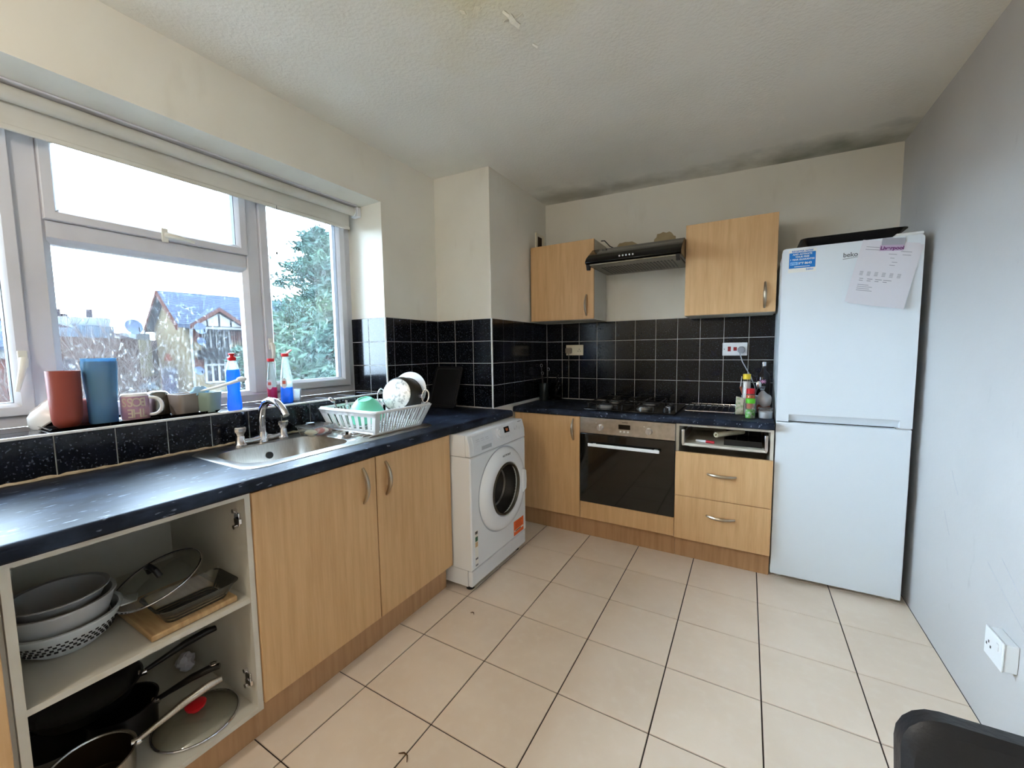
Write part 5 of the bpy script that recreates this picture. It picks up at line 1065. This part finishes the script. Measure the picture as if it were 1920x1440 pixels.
# knife block and utensil holder in the dark corner
kbk = thing('knife_stand', 'black knife stand with steel-handled knives in the far worktop corner', 'knife block', (-.115,1.40,ZB))
kc = Vector((-.115,1.40,ZB+.0005)); MB(Matrix.Translation(kc)).lathe([(0,0),(.055,0),(.058,.004),(.058,.012),(.050,.016),(0,.016)], 32).build('stand_base', M['blackgloss'], kbk)
KM_ = frame_to(kc+Vector((0,0,.014)), (.9,-.35,0), (0.0,.15,1)); MB(KM_).box(-.035,.035,0,.13,-.03,.03).build('stand_body', M['blackgloss'], kbk, bev=.006)
for i in range(5):
    q = kc+Vector((.02+.012*(i%2),-.034,.045+.026*i)); t2 = thing('kitchen_knife', 'steel-capped black kitchen knife in the knife stand', 'knife', tuple(q), 'knives in the stand')
    MB().tube([q, q+Vector((.030,-.012,.052))], .0075, 8).build('knife_handle', M['black'], t2); MB().tube([q+Vector((.030,-.012,.052)), q+Vector((.0335,-.0134,.058))], .0078, 8).build('handle_cap', M['chrome'], t2); MB().tube([q+Vector((.008,-.0085,.014)), q+Vector((.026,-.016,.044))], .003, 6).build('handle_rivet', M['chrome'], t2)
up2 = thing('utensil_holder', 'dark glass utensil holder in the far worktop corner', 'utensil pot', (-.178,1.38,ZB)); uc_ = Vector((-.180,1.33,ZB+.0005))
MB(Matrix.Translation(uc_)).lathe([(0,0),(.038,0),(.040,.14),(.0385,.14),(.036,.004),(0,.004)], 28).build('holder_body', P('smoked_plastic', S(30,38,40), .15), up2)
for dx, dy, hh_ in ((-.015,.01,.27),(.012,.012,.24),(.0,-.012,.21)):
    q = uc_+Vector((dx*.6,dy*.6,.006)); e_ = uc_+Vector((dx*2.2,dy*2.2,hh_)); u_ = thing('cooking_utensil', 'black cooking utensil standing in the dark utensil holder', 'utensil', tuple(q), 'utensils in the dark holder')
    MB().tube([q, e_], [.0035,.005], 8).build('handle', M['black'], u_); MB().tube([e_+Vector((.010*math.cos(2*math.pi*i/14),0,.010+.012*math.sin(2*math.pi*i/14))) for i in range(14)], .0022, 6, closed=True).build('hanging_loop', M['aluminium'], u_)
# ------------------------------------------------------------------ sockets
def socket(x0, x1, z0, z1, label, mat, pins=None, reds=None, plug=None):
    y = YB-T; t = thing('wall_socket', label, 'socket', ((x0+x1)/2,y,z0)); B(x0,x1,y-.010,y,z0,z1).build('face_plate', M[mat], t, bev=.003)
    for px_0, pz_0 in pins or []:
        for dx, dz, w, h_ in ((0,.010,.0022,.004),(-.010,-.006,.004,.0022),(.010,-.006,.004,.0022)): B(px_0+dx-w,px_0+dx+w,y-.0106,y-.0099,pz_0+dz-h_,pz_0+dz+h_).build('pin_slot', M['black'], t)
    for rx, rz_, w, h_ in reds or []: B(rx-w,rx+w,y-.0135,y-.0098,rz_-h_,rz_+h_).build('neon_switch', P('red_switch', S(150,16,30), .3) if 'red_switch' not in bpy.data.materials else bpy.data.materials['red_switch'], t, bev=.001)
    return t, y
t, y = socket(-.054, .093, 1.236, 1.320, 'cream double wall socket with a plug on the dark back tiles', 'offwhite', pins=[(.060,1.275)])
pl_ = thing('mains_plug', 'brown-grey plug with cable in the cream double socket', 'plug', (-.022,y,1.27)); MB().prism([(a,b) for a,b,_ in rrect(-.050,.0,1.250,1.298,.012,4)], 'y', y-.038, y-.0105).build('plug_body', P('taupe_plug', S(140,128,112), .5), pl_, bev=.003)
MB().tube([(-.025,y-.024,1.252),(-.026,y-.02,1.15),(-.030,y-.012,1.02),(-.032,y-.014,ZB+.006)], .0032, 6).build('cable', P('grey_cable', S(120,118,112), .5), pl_)
t, y = socket(1.090, 1.237, 1.228, 1.315, 'white cooker switch and socket with red switches by the fridge', 'whiteplastic', reds=[(1.131,1.273,.009,.016),(1.166,1.273,.010,.012)])
MB().cyl((1.101,y-.0105,1.272),(1.101,y-.0098,1.272),.003,n=10).build('screw', M['black'], t)
pl_ = thing('mains_plug', 'grey plug with cable in the white cooker switch', 'plug', (1.20,y,1.26)); MB().prism([(1.203+.024*math.cos(2*math.pi*i/8+.4), 1.266+.025*math.sin(2*math.pi*i/8+.4)) for i in range(8)], 'y', y-.040, y-.0105).build('plug_body', P('grey_plug', S(150,152,158), .5), pl_, bev=.004)
MB().tube([(1.195,y-.028,1.242),(1.21,y-.04,1.19),(1.236,y-.05,1.14),(1.262,y-.06,1.09),(1.285,y-.05,1.03),(1.30,y-.04,.95),(1.30,y-.03,ZB+.006)], .0032, 6).build('cable', M['mgrey'], pl_)
rs = thing('wall_socket', 'white surface-mounted socket low on the right wall', 'socket', (XR,.13,.295)); B(XR-.030,XR,.082,.182,.300,.386).build('back_box', M['whiteplastic'], rs, bev=.003); fp = B(XR-.036,XR-.0305,.080,.184,.298,.388).build('face_plate', M['whiteplastic'], rs, bev=.002)
for dy, dz in ((.018,.012),(.006,.0),(.030,.0)): B(XR-.0366,XR-.0358,.14+dy-.003,.14+dy+.003,.335+dz-.004,.335+dz+.004).build('pin_slot', M['black'], fp)
B(XR-.0385,XR-.0358,.100,.112,.350,.372).build('rocker_switch', M['whiteplastic'], fp, bev=.001)
# ------------------------------------------------------------------ dining chair at the lower right
ch = thing('dining_chair', 'black faux leather dining chair with padded back by the right wall', 'chair', (1.59,-1.30,0))
M['leather'] = P('black_faux_leather', S(20,20,22), .38, var=(S(34,34,36), 16, WHITE1, .45, .7, .7), bump=(120,.08))
CHM = frame_to((1.388,-1.195,.45), (1,.03,0), (0,.20,1))
def pad(mm, x0, x1, y0, y1, z0, z1, r_): mm.loft([rrect(x0+.008,x1-.008,y0+.008,y1-.008,r_,5,z0), rrect(x0,x1,y0,y1,r_,5,z0+.008), rrect(x0,x1,y0,y1,r_,5,z1-.008), rrect(x0+.008,x1-.008,y0+.008,y1-.008,r_,5,z1)]); return mm
pad(MB(CHM), 0, .42, .03, .470, -.018, .018, .035).build('backrest', M['leather'], ch)
pad(MB(), 1.395, 1.815, -1.62, -1.20, .40, .455, .03).build('seat', M['leather'], ch)
for x in (1.42, 1.79):
    for y in (-1.59, -1.23): MB().cyl((x,y,0),(x,y,.41),.016,.019,n=14).build('leg', M['blackmetal'], ch)
for x in (1.43, 1.78): MB().tube([(x,-1.20,.42),(x,-1.18,.50),(x,-1.16,.60)], .014, 10).build('back_post', M['blackmetal'], ch)

# ------------------------------------------------------------------ scraps and peeling paint
M['scrap'] = P('dry_scrap', S(92,66,40), .9)
for px, py, sz, lb in ((886,1151,.012,'tiny brown scrap on the floor tile in front of the washing machine'), (757,1420,.022,'curled dry leaf scrap on the grout line of the floor')):
    d_ = ray(px, py); q = CAM+d_*(-CAM.z/d_.z); q.z = .0025
    tag(MB().tube([q+Vector((-sz,0,0)), q+Vector((-.3*sz,.4*sz,.002)), q+Vector((.4*sz,.3*sz,.003)), q+Vector((sz,-.4*sz,.001))], [.0012,.0022,.002,.001], 6).build('floor_scrap', M['scrap'], base=tuple(q)), lb, 'scrap')
random.seed(31)
for px, py in ((868,22),(893,20),(948,22),(958,30),(965,40),(950,36),(975,28),(1030,150),(1003,82)):
    d_ = ray(px, py); q = CAM+d_*((2.452-CAM.z)/d_.z); q.z = ceil_z(q.x); a = random.uniform(0,6.28); u_ = Vector((math.cos(a),math.sin(a),0))*random.uniform(.010,.022); w_ = Vector((-u_.y,u_.x,0))*.5
    MB().loft([[q-u_-w_, q+u_-w_+Vector((0,0,-.010)), q+u_+w_+Vector((0,0,-.012)), q-u_+w_],[q-u_-w_+Vector((0,0,.004)), q+u_-w_+Vector((0,0,-.0085)), q+u_+w_+Vector((0,0,-.0105)), q-u_+w_+Vector((0,0,.004))]]).build('paint_flake', M['ceil'], ceiling)
